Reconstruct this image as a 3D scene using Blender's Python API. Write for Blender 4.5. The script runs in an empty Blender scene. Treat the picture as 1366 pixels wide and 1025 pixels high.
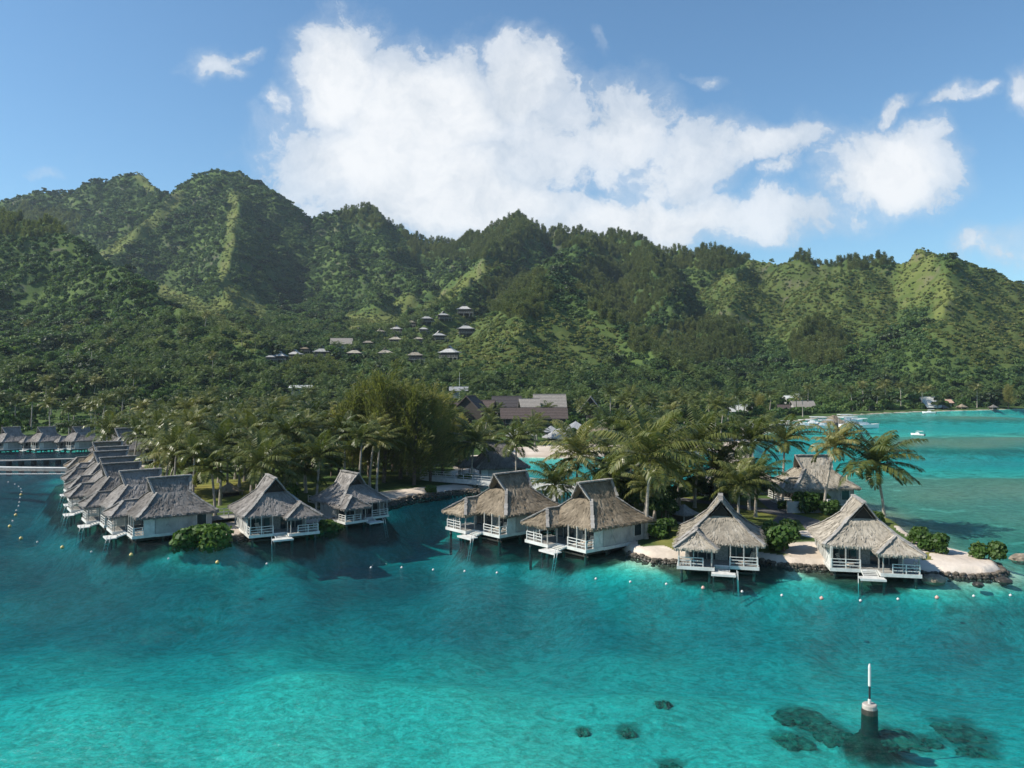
import bpy, math, random
import numpy as np
from mathutils import Vector
R = math.radians
rng = np.random.default_rng(7)
random.seed(7)
S = bpy.context.scene
COL = S.collection

# ------------------------------------------------------------------ camera
F = 1052.0            # focal length in pixels of the 1366-wide photograph
CX, CY = 683.0, 500.0 # principal column and horizon row
CH = 20.0             # drone height
cam = bpy.data.cameras.new('camera')
cam.sensor_width = 36.0
cam.lens = 36.0 * F / 1366.0
cam.shift_y = -(512.5 - CY) / 1366.0
cam.clip_end = 8000
cam.clip_start = 0.5
camo = bpy.data.objects.new('camera', cam)
COL.objects.link(camo)
camo.location = (0, 0, CH)
camo.rotation_euler = (R(90), 0, 0)
S.camera = camo

# ------------------------------------------------------------------ light
SUN_EL, SUN_AZ = 43.0, 189.0      # azimuth measured from +X counter-clockwise: the sun stands to the west (-X)
sd = Vector((math.cos(R(SUN_AZ)) * math.cos(R(SUN_EL)), math.sin(R(SUN_AZ)) * math.cos(R(SUN_EL)), math.sin(R(SUN_EL))))
sun = bpy.data.lights.new('sun', 'SUN')
sun.energy = 5.0
sun.angle = R(0.5)
sun.color = (1.0, 0.93, 0.82)
suno = bpy.data.objects.new('sun', sun)
COL.objects.link(suno)
suno.rotation_euler = (-sd).to_track_quat('-Z', 'Y').to_euler()
suno.location = sd * 300

S.view_settings.view_transform = 'Standard'
S.view_settings.look = 'None'
S.view_settings.exposure = 0.5
S.view_settings.gamma = 1.0
S.render.engine = 'CYCLES'
S.cycles.use_denoising = True
try:
    S.cycles.denoiser = 'OPENIMAGEDENOISE'
    S.cycles.denoising_input_passes = 'RGB_ALBEDO_NORMAL'
except Exception:
    pass
S.cycles.max_bounces = 6
S.cycles.diffuse_bounces = 2
S.cycles.glossy_bounces = 2
S.cycles.transmission_bounces = 2
S.cycles.volume_bounces = 0
S.cycles.transparent_max_bounces = 8
S.cycles.use_adaptive_sampling = False

class NT:
    """Tiny node-tree writer."""
    def __init__(s, tree): s.t = tree
    def n(s, typ, **kw):
        nd = s.t.nodes.new(typ)
        for k, v in kw.items():
            if k.startswith('i_'):
                key = k[2:]
                key = int(key) if key.isdigit() else key.replace('_', ' ')
                if hasattr(v, 'node'): s.t.links.new(v, nd.inputs[key])
                else: nd.inputs[key].default_value = v
            else: setattr(nd, k, v)
        return nd
    def m(s, op, a, b=None, c=None, clamp=False):
        nd = s.t.nodes.new('ShaderNodeMath'); nd.operation = op; nd.use_clamp = clamp
        for i, v in enumerate((a, b, c)):
            if v is None: continue
            if hasattr(v, 'node'): s.t.links.new(v, nd.inputs[i])
            else: nd.inputs[i].default_value = v
        return nd.outputs[0]
    def v(s, op, a, b=None):
        nd = s.t.nodes.new('ShaderNodeVectorMath'); nd.operation = op
        for i, x in enumerate((a, b)):
            if x is None: continue
            if hasattr(x, 'node'): s.t.links.new(x, nd.inputs[i])
            else: nd.inputs[i].default_value = x
        return nd.outputs['Value'] if op in ('LENGTH', 'DOT_PRODUCT') else nd.outputs[0]
    def mix(s, f, a, b, mode='MIX'):
        nd = s.t.nodes.new('ShaderNodeMix'); nd.data_type = 'RGBA'; nd.blend_type = mode; nd.clamp_factor = True
        for i, x in ((0, f), (6, a), (7, b)):
            if hasattr(x, 'node'): s.t.links.new(x, nd.inputs[i])
            elif i == 0: nd.inputs[i].default_value = x
            else: nd.inputs[i].default_value = tuple(x) + ((1,) if len(x) == 3 else ())
        return nd.outputs[2]
    def noise(s, vec=None, scale=1.0, detail=4.0, rough=0.55, dist=0.0, dim='3D'):
        nd = s.t.nodes.new('ShaderNodeTexNoise'); nd.noise_dimensions = dim
        if vec is not None: s.t.links.new(vec, nd.inputs['Vector'])
        nd.inputs['Scale'].default_value = scale; nd.inputs['Detail'].default_value = detail
        nd.inputs['Roughness'].default_value = rough; nd.inputs['Distortion'].default_value = dist
        return nd.outputs[0]
    def ramp(s, f, stops, interp='LINEAR'):
        nd = s.t.nodes.new('ShaderNodeValToRGB'); nd.color_ramp.interpolation = interp
        e = nd.color_ramp.elements
        while len(e) < len(stops): e.new(0.5)
        for el, (p, c) in zip(e, stops):
            el.position = p
            c = c if hasattr(c, '__len__') else (c, c, c)
            el.color = tuple(c) + ((1,) if len(c) == 3 else ())
        s.t.links.new(f, nd.inputs[0])
        return nd.outputs[0]
    def smooth(s, f, a, b):
        nd = s.t.nodes.new('ShaderNodeMapRange'); nd.interpolation_type = 'SMOOTHSTEP'
        s.t.links.new(f, nd.inputs[0]); nd.inputs[1].default_value = a; nd.inputs[2].default_value = b
        return nd.outputs[0]
    def attr(s, name, kind='GEOMETRY'):
        nd = s.t.nodes.new('ShaderNodeAttribute'); nd.attribute_name = name; nd.attribute_type = kind
        return nd.outputs['Fac']
    def pos(s): return s.t.nodes.new('ShaderNodeNewGeometry').outputs['Position']
    def link(s, a, b): s.t.links.new(a, b)

# ------------------------------------------------------------------ sky with clouds (by direction)
W = bpy.data.worlds.new('World')
S.world = W
W.use_nodes = True
W.node_tree.nodes.clear()
w = NT(W.node_tree)
sky = w.n('ShaderNodeTexSky', sky_type='NISHITA', sun_disc=False, sun_elevation=R(SUN_EL), sun_rotation=R((90.0 - SUN_AZ) % 360.0),
          altitude=0.0, air_density=1.0, dust_density=0.35, ozone_density=2.0)
gen = w.n('ShaderNodeTexCoord').outputs['Generated']
sep = w.n('ShaderNodeSeparateXYZ', i_0=gen)
yy = w.m('MAXIMUM', sep.outputs[1], 0.08)
uu = w.m('DIVIDE', sep.outputs[0], yy)
vv = w.m('DIVIDE', sep.outputs[2], yy)
uv0 = w.n('ShaderNodeCombineXYZ', i_0=uu, i_1=vv, i_2=0.0).outputs[0]
wr = w.n('ShaderNodeTexNoise', i_Vector=uv0, i_Scale=9.0, i_Detail=5.0, i_Roughness=0.6).outputs[1]
wv = w.v('SCALE', w.v('SUBTRACT', wr, (0.5, 0.5, 0.5)))
wv.node.inputs['Scale'].default_value = 0.10
uvw = w.v('ADD', uv0, wv)
CLOUDS = [  # cx, cy, rx, ry, tilt(deg), weight   in photograph pixels
    (455, 100, 75, 85, -25, 1.0), (560, 150, 150, 95, 0, 1.0), (690, 115, 75, 65, 20, .85), (540, 225, 190, 85, -10, 1.0),
    (720, 200, 150, 90, 25, .72), (830, 175, 90, 85, 35, .75), (600, 275, 210, 50, 0, .95), (905, 225, 130, 65, 25, .72),
    (1020, 195, 105, 35, 14, .75), (860, 295, 190, 45, 0, .9), (1010, 295, 180, 42, 5, .7), (1185, 222, 105, 62, 8, .95),
    (1190, 150, 38, 13, 35, .72), (282, 92, 42, 26, -10, .62), (325, 78, 28, 12, 10, .5), (372, 130, 26, 30, 0, .55), (1280, 127, 52, 15, 12, .58),
    (1366, 115, 32, 40, 0, .62), (1340, 322, 95, 32, 5, .62), (45, 225, 30, 10, 5, .42), (795, 55, 16, 24, 20, .4), (1045, 232, 40, 20, 20, .6), (925, 105, 30, 12, 0, .42)]
acc = None
for cx_, cy_, rx, ry, tl, wt in CLOUDS:
    mp = w.n('ShaderNodeMapping', vector_type='TEXTURE')
    w.link(uvw, mp.inputs[0])
    mp.inputs['Location'].default_value = ((cx_ - CX) / F, (CY - cy_) / F, 0)
    mp.inputs['Rotation'].default_value = (0, 0, R(tl))
    mp.inputs['Scale'].default_value = (rx / F, ry / F, 1)
    d = w.v('LENGTH', mp.outputs[0])
    e = w.m('MULTIPLY', w.smooth(d, 1.6, 0.25), wt)
    acc = e if acc is None else w.m('MAXIMUM', acc, e)
fb = w.n('ShaderNodeTexNoise', i_Vector=uvw, i_Scale=15.0, i_Detail=12.0, i_Roughness=0.64).outputs[0]
fb2 = w.noise(uv0, 6.5, 8.0, 0.62)
nz1 = w.m('MULTIPLY', w.m('SUBTRACT', fb, 0.5), 1.35)
body = w.m('ADD', acc, w.m('ADD', nz1, w.m('MULTIPLY', w.m('SUBTRACT', fb2, 0.5), 0.45)))
crisp = w.smooth(body, 0.34, 0.62)
veil = w.m('MULTIPLY', w.smooth(w.m('ADD', acc, w.m('MULTIPLY', nz1, .6)), 0.12, 0.80), 0.62)
front = w.smooth(sep.outputs[1], 0.1, 0.3)
crisp = w.m('MULTIPLY', crisp, w.m('ADD', .80, w.m('MULTIPLY', w.smooth(acc, .55, .97), .20)))
dens = w.m('MULTIPLY', w.m('MAXIMUM', crisp, veil), front)
lit = w.noise(w.v('ADD', uvw, (0.012, -0.02, 0.3)), 11.0, 9.0, 0.6)
thick = w.smooth(w.m('ADD', w.m('MULTIPLY', body, .55), w.m('MULTIPLY', lit, .9)), 0.50, 1.10)
ccol = w.mix(thick, (4.7, 5.2, 5.8), (7.6, 7.65, 7.7))
skyc = w.mix(1.0, sky.outputs[0], (0.76, 1.03, 1.14), 'MULTIPLY')
hz = w.smooth(sep.outputs[2], 0.30, 0.0)
mixc = w.mix(w.m('MULTIPLY', dens, 0.94), skyc, ccol)
bg = w.n('ShaderNodeBackground', i_Color=mixc, i_Strength=0.095)
w.link(bg.outputs[0], w.n('ShaderNodeOutputWorld').inputs[0])

# ------------------------------------------------------------------ helpers
def wx(px, Y): return (px - CX) / F * Y
def wz(py, Y): return CH - (py - CY) / F * Y
def at(px, py, z=0.0):
    """World point at height z that is seen at photograph pixel (px, py)."""
    Y = (CH - z) * F / (py - CY)
    return (wx(px, Y), Y, z)

def tag(o, label=None, cat=None, group=None, kind=None):
    if label: o['label'] = label
    if cat: o['category'] = cat
    if group: o['group'] = group
    if kind: o['kind'] = kind
    return o

def empty(name, loc=(0, 0, 0), rz=0.0):
    o = bpy.data.objects.new(name, None)
    COL.objects.link(o)
    o.location = loc; o.rotation_euler = (0, 0, rz); o.empty_display_size = 0.3
    return o

def obj(name, me, parent=None):
    o = bpy.data.objects.new(name, me)
    COL.objects.link(o)
    if parent is not None: o.parent = parent
    return o

KIDS = {}
def copy_tree(o, parent=None):
    c = o.copy(); COL.objects.link(c)
    c.parent = parent
    for ch in list(o.children): copy_tree(ch, c)
    return c

def npmesh(name, V, Fq, mats, mi=None, smooth=False):
    """Mesh from numpy vertices and quads (or triangles)."""
    V = np.asarray(V, dtype=np.float32); Fq = np.asarray(Fq, dtype=np.int32)
    me = bpy.data.meshes.new(name)
    k = Fq.shape[1]
    me.vertices.add(len(V)); me.vertices.foreach_set('co', V.ravel())
    me.loops.add(Fq.size); me.loops.foreach_set('vertex_index', Fq.ravel())
    me.polygons.add(len(Fq)); me.polygons.foreach_set('loop_start', np.arange(0, Fq.size, k, dtype=np.int32))
    try: me.polygons.foreach_set('loop_total', np.full(len(Fq), k, dtype=np.int32))
    except Exception: pass
    for m in mats: me.materials.append(m)
    if mi is not None: me.polygons.foreach_set('material_index', np.asarray(mi, dtype=np.int32))
    me.polygons.foreach_set('use_smooth', np.full(len(Fq), smooth, dtype=bool))
    me.update(calc_edges=True)
    return me

class MB:
    """Collects boxes, bars, tubes and patches into one mesh."""
    def __init__(s): s.V = []; s.F = []; s.M = []
    def add(s, vs, fs, m=0):
        b = len(s.V); s.V += [tuple(v) for v in vs]
        for f in fs: s.F.append(tuple(b + i for i in f)); s.M.append(m)
        return s
    def box(s, x0, x1, y0, y1, z0, z1, m=0):
        v = [(x0, y0, z0), (x1, y0, z0), (x1, y1, z0), (x0, y1, z0), (x0, y0, z1), (x1, y0, z1), (x1, y1, z1), (x0, y1, z1)]
        return s.add(v, [(0, 3, 2, 1), (4, 5, 6, 7), (0, 1, 5, 4), (1, 2, 6, 5), (2, 3, 7, 6), (3, 0, 4, 7)], m)
    def bar(s, p, q, w_, h_=None, m=0):
        p, q = Vector(p), Vector(q); d = (q - p).normalized(); h_ = h_ or w_
        a = d.cross(Vector((0, 0, 1)))
        if a.length < 1e-3: a = Vector((1, 0, 0))
        a.normalize(); b = a.cross(d).normalized()
        v = []
        for e in (p, q):
            for sa, sb in ((-1, -1), (1, -1), (1, 1), (-1, 1)): v.append(e + a * sa * w_ / 2 + b * sb * h_ / 2)
        return s.add(v, [(0, 1, 2, 3), (7, 6, 5, 4), (0, 4, 5, 1), (1, 5, 6, 2), (2, 6, 7, 3), (3, 7, 4, 0)], m)
    def tube(s, pts, rs, n=8, m=0, cap=True):
        pts = [Vector(p) for p in pts]; rings = []
        for i, p in enumerate(pts):
            d = (pts[min(i + 1, len(pts) - 1)] - pts[max(i - 1, 0)]).normalized()
            a = d.cross(Vector((0.13, 1, 0.07))).normalized(); b = d.cross(a).normalized()
            rings.append([p + (a * math.cos(2 * math.pi * k / n) + b * math.sin(2 * math.pi * k / n)) * rs[i] for k in range(n)])
        vs = [v for r in rings for v in r]; fs = []
        for i in range(len(pts) - 1):
            for k in range(n): fs.append((i * n + k, i * n + (k + 1) % n, (i + 1) * n + (k + 1) % n, (i + 1) * n + k))
        if cap: fs.append(tuple(range(n - 1, -1, -1))); fs.append(tuple((len(pts) - 1) * n + k for k in range(n)))
        return s.add(vs, fs, m)
    def lathe(s, prof, n=12, m=0, o=(0, 0, 0)):
        vs = []; fs = []
        for r, z in prof:
            for k in range(n): vs.append((o[0] + r * math.cos(2 * math.pi * k / n), o[1] + r * math.sin(2 * math.pi * k / n), o[2] + z))
        for i in range(len(prof) - 1):
            for k in range(n): fs.append((i * n + k, i * n + (k + 1) % n, (i + 1) * n + (k + 1) % n, (i + 1) * n + k))
        fs.append(tuple(range(n - 1, -1, -1))); fs.append(tuple((len(prof) - 1) * n + k for k in range(n)))
        return s.add(vs, fs, m)
    def build(s, name, mats, parent=None, smooth=False):
        me = bpy.data.meshes.new(name)
        me.from_pydata(s.V, [], s.F)
        for m in (mats if isinstance(mats, (list, tuple)) else [mats]): me.materials.append(m)
        me.polygons.foreach_set('material_index', s.M)
        if smooth: me.polygons.foreach_set('use_smooth', [True] * len(s.F))
        me.update()
        return obj(name, me, parent)

# ------------------------------------------------------------------ numpy noise
def _h(i, j, s):
    n = (i.astype(np.int64) * 374761393 + j.astype(np.int64) * 668265263 + s * 982451653) & 0x7fffffff
    n = ((n ^ (n >> 13)) * 1274126177) & 0x7fffffff
    return ((n ^ (n >> 16)) & 0xffffff) / float(0xffffff)
def vnoise(x, y, s=0):
    i = np.floor(x); j = np.floor(y); fx = x - i; fy = y - j
    fx = fx * fx * (3 - 2 * fx); fy = fy * fy * (3 - 2 * fy)
    a = _h(i, j, s); b = _h(i + 1, j, s); c = _h(i, j + 1, s); d = _h(i + 1, j + 1, s)
    return (a * (1 - fx) + b * fx) * (1 - fy) + (c * (1 - fx) + d * fx) * fy
def fbm(x, y, s=0, o=4):
    t = 0; a = 0.5; n = 0
    for k in range(o):
        t = t + a * vnoise(x * 2 ** k + 17.3 * k, y * 2 ** k - 9.1 * k, s + k); n += a; a *= 0.5
    return t / n
def sstep(a, b, x):
    t = np.clip((x - a) / (b - a), 0, 1); return t * t * (3 - 2 * t)

# ------------------------------------------------------------------ the lie of the land
RIDGES = [  # crest points (px, py, distance), slope of the flanks
  ([(-420, 235, 1500), (-150, 262, 1480), (0, 262, 1430), (60, 254, 1420), (130, 238, 1400), (183, 228, 1400), (215, 247, 1390), (235, 246, 1380), (265, 228, 1350), (310, 225, 1320), (345, 235, 1310), (370, 266, 1300), (400, 284, 1290), (440, 281, 1290),
    (485, 272, 1280), (520, 286, 1270), (545, 306, 1260), (590, 314, 1240), (640, 308, 1200), (685, 292, 1170), (720, 298, 1150), (780, 305, 1110), (830, 309, 1060), (880, 325, 1020), (950, 333, 980), (1000, 341, 950), (1060, 338, 920), (1120, 333, 890), (1190, 336, 860), (1230, 326, 830), (1280, 342, 830), (1366, 363, 850), (1500, 395, 900), (1750, 430, 950)], 1.0),
  ([(318, 226, 1320), (318, 268, 1180), (310, 318, 1040), (300, 365, 930), (318, 405, 820), (345, 440, 720)], 1.15),
  ([(268, 230, 1350), (225, 268, 1250), (180, 305, 1150), (140, 340, 1060)], 0.9),
  ([(185, 228, 1400), (210, 262, 1300)], 1.0),
  ([(-300, 215, 860), (-100, 262, 800), (0, 288, 740), (60, 282, 700), (92, 300, 670), (122, 338, 640), (160, 372, 600), (215, 397, 560), (270, 425, 520), (335, 458, 470)], 0.95),
  ([(440, 281, 1290), (452, 318, 1160), (468, 352, 1050), (500, 395, 930)], 1.1),
  ([(500, 276, 1270), (520, 330, 1130), (560, 372, 1000)], 0.9),
  ([(700, 285, 1165), (672, 322, 1020), (640, 352, 900), (605, 388, 790), (565, 416, 700)], 0.85),
  ([(788, 305, 1100), (762, 326, 940), (738, 350, 790), (718, 372, 680), (700, 400, 600), (672, 440, 530)], 0.80),
  ([(718, 372, 680), (775, 412, 625), (820, 450, 585), (900, 497, 520)], 0.80),
  ([(850, 312, 1040), (868, 348, 900), (884, 384, 800), (892, 412, 740)], 0.9),
  ([(1000, 341, 950), (985, 380, 820), (960, 425, 700)], 0.7),
  ([(1130, 336, 890), (1120, 390, 740), (1090, 440, 640)], 0.55),
  ([(1232, 326, 830), (1262, 362, 720), (1272, 395, 650), (1255, 440, 580)], 0.85),
  ([(1366, 363, 850), (1400, 410, 700), (1400, 460, 600)], 0.7),
]
RW = [([(wx(a, Y), Y, wz(b, Y) - 5.0) for a, b, Y in pts], k) for pts, k in RIDGES]

def P2(lst, z=0.4): return np.array([at(a, b, z)[:2] for a, b in lst])
MAIN = P2([(-900, 585), (-300, 588), (0, 590), (60, 592), (150, 594), (172, 606), (150, 622), (140, 640), (146, 660), (170, 682), (215, 702), (240, 716), (310, 719), (352, 706), (430, 700), (455, 690), (520, 671), (548, 663), (600, 657), (640, 654), (652, 646),
           (640, 636), (655, 612), (700, 608), (760, 609), (800, 607), (860, 606), (905, 604), (955, 602), (990, 599), (1003, 590), (1012, 579), (1040, 572), (1052, 562), (1090, 557), (1130, 553.5), (1180, 550.5), (1230, 548.5), (1366, 545), (1800, 540), (3200, 538)])
MAIN = np.vstack([MAIN, [(3500, 3000), (-3500, 3000)]])
ISLET = P2([(752, 690), (792, 702), (822, 716), (838, 735), (870, 745), (905, 747), (960, 744), (1010, 746), (1060, 753), (1120, 755), (1190, 760), (1260, 764), (1318, 766), (1338, 760), (1332, 752), (1300, 742), (1262, 733), (1225, 722), (1205, 704), (1180, 690), (1155, 676), (1120, 664), (1060, 654), (1000, 652), (940, 654), (880, 652), (800, 657), (755, 668), (745, 680)])

def inside(P, x, y):
    r = np.zeros(x.shape, bool); n = len(P)
    for i in range(n):
        x0, y0 = P[i]; x1, y1 = P[(i + 1) % n]
        c = ((y0 > y) != (y1 > y)) & (x < (x1 - x0) * (y - y0) / (y1 - y0 + 1e-12) + x0)
        r ^= c
    return r
def segdist(P, x, y, closed=True):
    d = np.full(x.shape, 1e9); n = len(P)
    for i in range(n if closed else n - 1):
        x0, y0 = P[i]; x1, y1 = P[(i + 1) % n]; dx, dy = x1 - x0, y1 - y0
        t = np.clip(((x - x0) * dx + (y - y0) * dy) / (dx * dx + dy * dy), 0, 1)
        d = np.minimum(d, np.hypot(x - x0 - t * dx, y - y0 - t * dy))
    return d
def sdf(P, x, y):
    """Positive on the land side."""
    return np.where(inside(P, x, y), 1, -1) * segdist(P, x, y)

DEPTHS = [  # px, py, metres of water, reef share
 (100,1010,1.6,.05),(400,1000,1.5,.05),(700,1010,1.6,.05),(1000,1010,1.8,.1),(1300,1000,2.3,.2),(100,900,1.9,.05),(400,880,1.8,0),(600,900,1.8,0),(850,900,1.9,.05),(1100,900,2.4,.2),(1300,920,2.8,.3),
 (50,830,3.6,.05),(300,830,3.8,.1),(600,820,3.9,.05),(850,840,3.4,.05),(1100,850,3.8,.1),(1300,850,3.7,.1),(50,770,6.0,.05),(250,780,5.6,.05),(500,790,5.8,.05),(700,790,5.3,.05),(900,800,4.6,.05),(1150,815,4.9,.05),(1330,820,4.2,.1),
 (30,710,5.6,.05),(120,730,4.6,.1),(250,735,3,.2),(380,735,3,.2),(500,740,5,.05),(560,715,5.4,0),(650,745,2.6,.2),(800,760,2.6,.4),(950,780,2.8,.4),(1100,785,3,.3),(1280,790,2,.6),(30,660,6.5,.1),(60,640,7,.1),(50,610,6.5,.1),(120,700,3.2,.1),
 (560,690,4.9,0),(600,670,5.6,.1),(640,662,5.6,.1),(430,722,4.4,.05),(650,700,4.0,.05),(530,680,5.0,.05),(1300,700,.9,1.15),(1250,660,.42,1.35),(1350,650,.35,1.4),(1340,690,.6,1.25),(1220,680,.8,1.1),(1300,640,.5,1.35),(1210,640,.6,1.1),(1280,618,2.4,.7),(1350,605,3,.15),(1250,605,2.8,.15),(1300,594,.3,1.4),(1220,589,.3,1.4),(1350,584,.3,1.4),(1350,573,1.8,.7),(1300,565,2.7,0),(1200,565,2.3,0),(1300,556,.4,1.2),
 (1340,548,3,.1),(1150,558,.9,1.0),(20,598,6.5,.1),(100,600,6.5,.1),(0,670,7,.1),(730,620,2.4,0),(980,605,3,.1),(800,630,2.6,0),(1050,590,2.6,.1)]
DW = np.array([(a and (a - CX) / F, math.log(CH * F / (b - CY)), d, r) for a, b, d, r in DEPTHS])
def depthmap(x, y):
    yy_ = np.maximum(y, 12.0)
    u = np.clip(x / yy_, -0.75, 0.75); l = np.log(yy_)
    num = 0; den = 0; rn = 0
    for a, b, d, r in DW:
        w_ = 1.0 / (((u - a) * 1.0) ** 2 + ((l - b) * 0.9) ** 2 + 0.0006) ** 1.6
        num = num + w_ * d; rn = rn + w_ * r; den = den + w_
    return num / den, rn / den

HOUSES = [(36.3, 82.6), (22.3, 84.3), (9.7, 92.3), (-.2, 100.3), (-22.6, 110), (-30.6, 100.2), (-43.6, 99.6), (-50.6, 106.4), (-57.2, 114.6), (-63.2, 122.8), (-69.2, 131.6), (-75.2, 140), (-80.6, 149.2)] + [((p_ - CX) / F * 208, 208.0) for p_ in (-40, 15, 62, 108, 165)]
CORALS = [(1066, 928, 1.6, .9), (1098, 944, 1.5, 1.0), (1060, 958, 1.4, .7), (1128, 962, 1.2, .8), (1200, 946, 1.5, .9), (1178, 972, 1.5, .8), (1240, 948, .9, .5), (1280, 935, 1.8, .9), (1304, 962, 1.1, .8), (885, 918, .6, .35), (895, 996, .7, .35), (778, 951, .5, .35), (838, 953, .6, .3), (1162, 958, 1.9, 1.5)]
def terr(x, y, full=False):
    x = np.asarray(x, float); y = np.asarray(y, float)
    wob = (fbm(x * .35, y * .35, 11, 3) - .5) * 1.2
    sm = sdf(MAIN, x, y) + wob * np.clip(y / 150, .6, 3); si = sdf(ISLET, x, y) + wob * 0.6
    s = np.maximum(sm, si)
    dep, reef = depthmap(x, y)
    gH = np.zeros(x.shape)
    for hx, hy in HOUSES: gH = np.maximum(gH, np.clip((9.0 - np.hypot(x - hx, y - hy)) / 4.0, 0, 1))
    dep = dep * (1 - gH) + .5 * gH
    q = at(1160, 952, 0); gM = np.exp(-((x - q[0]) ** 2 + (y - q[1]) ** 2) / 1.5 ** 2); dep = dep * (1 - gM) + .75 * gM
    # land near the water: sand bank on the main coast, steeper built edge on the islet
    low = np.where(si > sm, 0.85 * sstep(-.5, .9, si) + .35 * sstep(1, 8, si), .75 * sstep(-.3, 3.5, sm) + .6 * sstep(4, 20, sm))
    bump = (fbm(x * .12, y * .12, 5, 3) - .5)
    u = x / np.maximum(y, 1)
    Y0 = np.interp(u, [-.7, -.45, -.3, -.1, .1, .3, .5, .8], [262, 275, 320, 350, 400, 450, 490, 520])
    sl = np.interp(u, [-.7, -.45, -.3, -.1, .1, .3, .5, .8], [.17, .17, .15, .14, .13, .12, .15, .2])
    rise = sl * np.maximum(y - Y0, 0) * sstep(0, 80, y - Y0)
    rise = np.minimum(rise, 110 + (rise - 110) * .35 * (rise > 110))
    far = y > 300
    hill = np.zeros(x.shape)
    if far.any():
        fx = x[far]; fy = y[far]
        wx_ = fx + (fbm(fx / 90, fy / 90, 21, 4) - .5) * 46; wy_ = fy + (fbm(fx / 90, fy / 90, 31, 4) - .5) * 46
        best = np.full(fx.shape, -1e3)
        for pts, k in RW:
            for (ax, ay, az), (bx, by, bz) in zip(pts[:-1], pts[1:]):
                dx, dy = bx - ax, by - ay
                t = np.clip(((wx_ - ax) * dx + (wy_ - ay) * dy) / (dx * dx + dy * dy), 0, 1)
                d = np.hypot(wx_ - ax - t * dx, wy_ - ay - t * dy)
                h = az + t * (bz - az) - k * d ** 1.0 * (1 - .0005 * np.minimum(d, 500))
                best = np.maximum(best, h)
        gul = np.abs(fbm(fx / 75, fy / 75, 41, 3) - .5) * 2
        gul2 = np.abs(fbm(fx / 34, fy / 34, 47, 3) - .5) * 2
        best = best - ((1 - gul) ** 3 * 17 + (1 - gul2) ** 3 * 5) * np.clip(best / 80, 0, 1) + 7.5
        r_ = rise[far]
        kk = 9.0
        m_ = np.maximum(best, r_); hill[far] = m_ + np.log1p(np.exp(-np.abs(best - r_) / kk)) * kk * np.clip(m_ / 25, 0, 1) * .8
        hill[far] += (fbm(fx / 30, fy / 30, 51, 3) - .5) * np.clip(m_ / 20, 0, 1) * 7
    hill = np.where(far, hill, rise)
    hill = hill * sstep(5, 90, sm)
    z = np.where(s > -0.5, low + bump * .35 * sstep(2, 8, s), 0) + hill
    sea = -dep * sstep(-0.2, np.where(sm > si, 5.0, 9.0), -s) * (1 + bump * .35) - .25 * sstep(0, .6, -s)
    z = np.where(s < 0, np.minimum(z, low) * sstep(-1.2, 0, s) * 0.6 + sea, z)
    if full: return z, s, sm, si, dep, reef
    return z
def ground(x, y): return float(terr(np.array([x]), np.array([y]))[0])
def raygnd(px, py, y0=200.0, y1=1500.0, lift=0.0):
    Y = np.linspace(y0, y1, 1600); x = wx(px, Y); z = wz(py, Y)
    g = terr(x, Y) + lift
    i = np.argmax(g > z)
    return float(x[i]), float(Y[i]), float(g[i] - lift)

# image-side zones of the hills, kept as world masks
def poly_mask(x, y, z, line, width):
    yy_ = np.maximum(y, 1); px = CX + x / yy_ * F; py = CY - (z - CH) / yy_ * F
    return np.clip(1.4 - segdist(np.array(line, float), px, py, False) / width, 0, 1)
def ell_mask(x, y, z, cx_, cy_, rx, ry):
    yy_ = np.maximum(y, 1); px = CX + x / yy_ * F; py = CY - (z - CH) / yy_ * F
    return np.clip(1.5 - np.hypot((px - cx_) / rx, (py - cy_) / ry), 0, 1)
def grass_mask(x, y, z):
    g = np.zeros(x.shape)
    for line, wd in (([(215, 392), (262, 412), (300, 440), (338, 458)], 14), ([(312, 262), (308, 318), (298, 365), (312, 402)], 9), ([(290, 410), (330, 400), (345, 420)], 13), ([(655, 352), (610, 385), (565, 415)], 9), ([(470, 432), (520, 425), (545, 405)], 16), ([(200, 250), (185, 232)], 9), ([(130, 348), (190, 310), (240, 262)], 9)):
        g = np.maximum(g, poly_mask(x, y, z, line, wd))
    for a in ((1222, 368, 34, 44), (1258, 395, 18, 36), (1235, 335, 24, 12), (1012, 352, 20, 9), (965, 372, 26, 10)):
        g = np.maximum(g, ell_mask(x, y, z, *a) * (1.0 if a[0] > 1200 else .7))
    return g * (y > 420)
def iron_mask(x, y, z):
    g = np.zeros(x.shape)
    for a in ((700, 300, 45, 25), (790, 312, 95, 22), (900, 338, 105, 24), (840, 385, 62, 48), (1130, 340, 72, 22), (925, 462, 75, 30), (1090, 462, 40, 28), (690, 395, 46, 30), (40, 300, 60, 22), (500, 285, 45, 22), (565, 308, 45, 16), (600, 330, 60, 22), (655, 320, 45, 40), (420, 505, 40, 20)):
        g = np.maximum(g, ell_mask(x, y, z, *a))
    return g * (y > 420)
def scrub_mask(x, y, z):
    g = np.zeros(x.shape)
    for a in ((1320, 430, 85, 75), (700, 460, 120, 45), (1080, 400, 150, 60)):
        g = np.maximum(g, ell_mask(x, y, z, *a))
    return g * (y > 420)

# ------------------------------------------------------------------ materials
MATS = {}
def mat(name):
    m = bpy.data.materials.new(name); m.use_nodes = True; m.node_tree.nodes.clear()
    MATS[name] = m
    return m, NT(m.node_tree)
def finish(k, shader): k.link(shader, k.n('ShaderNodeOutputMaterial').inputs[0])

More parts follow.
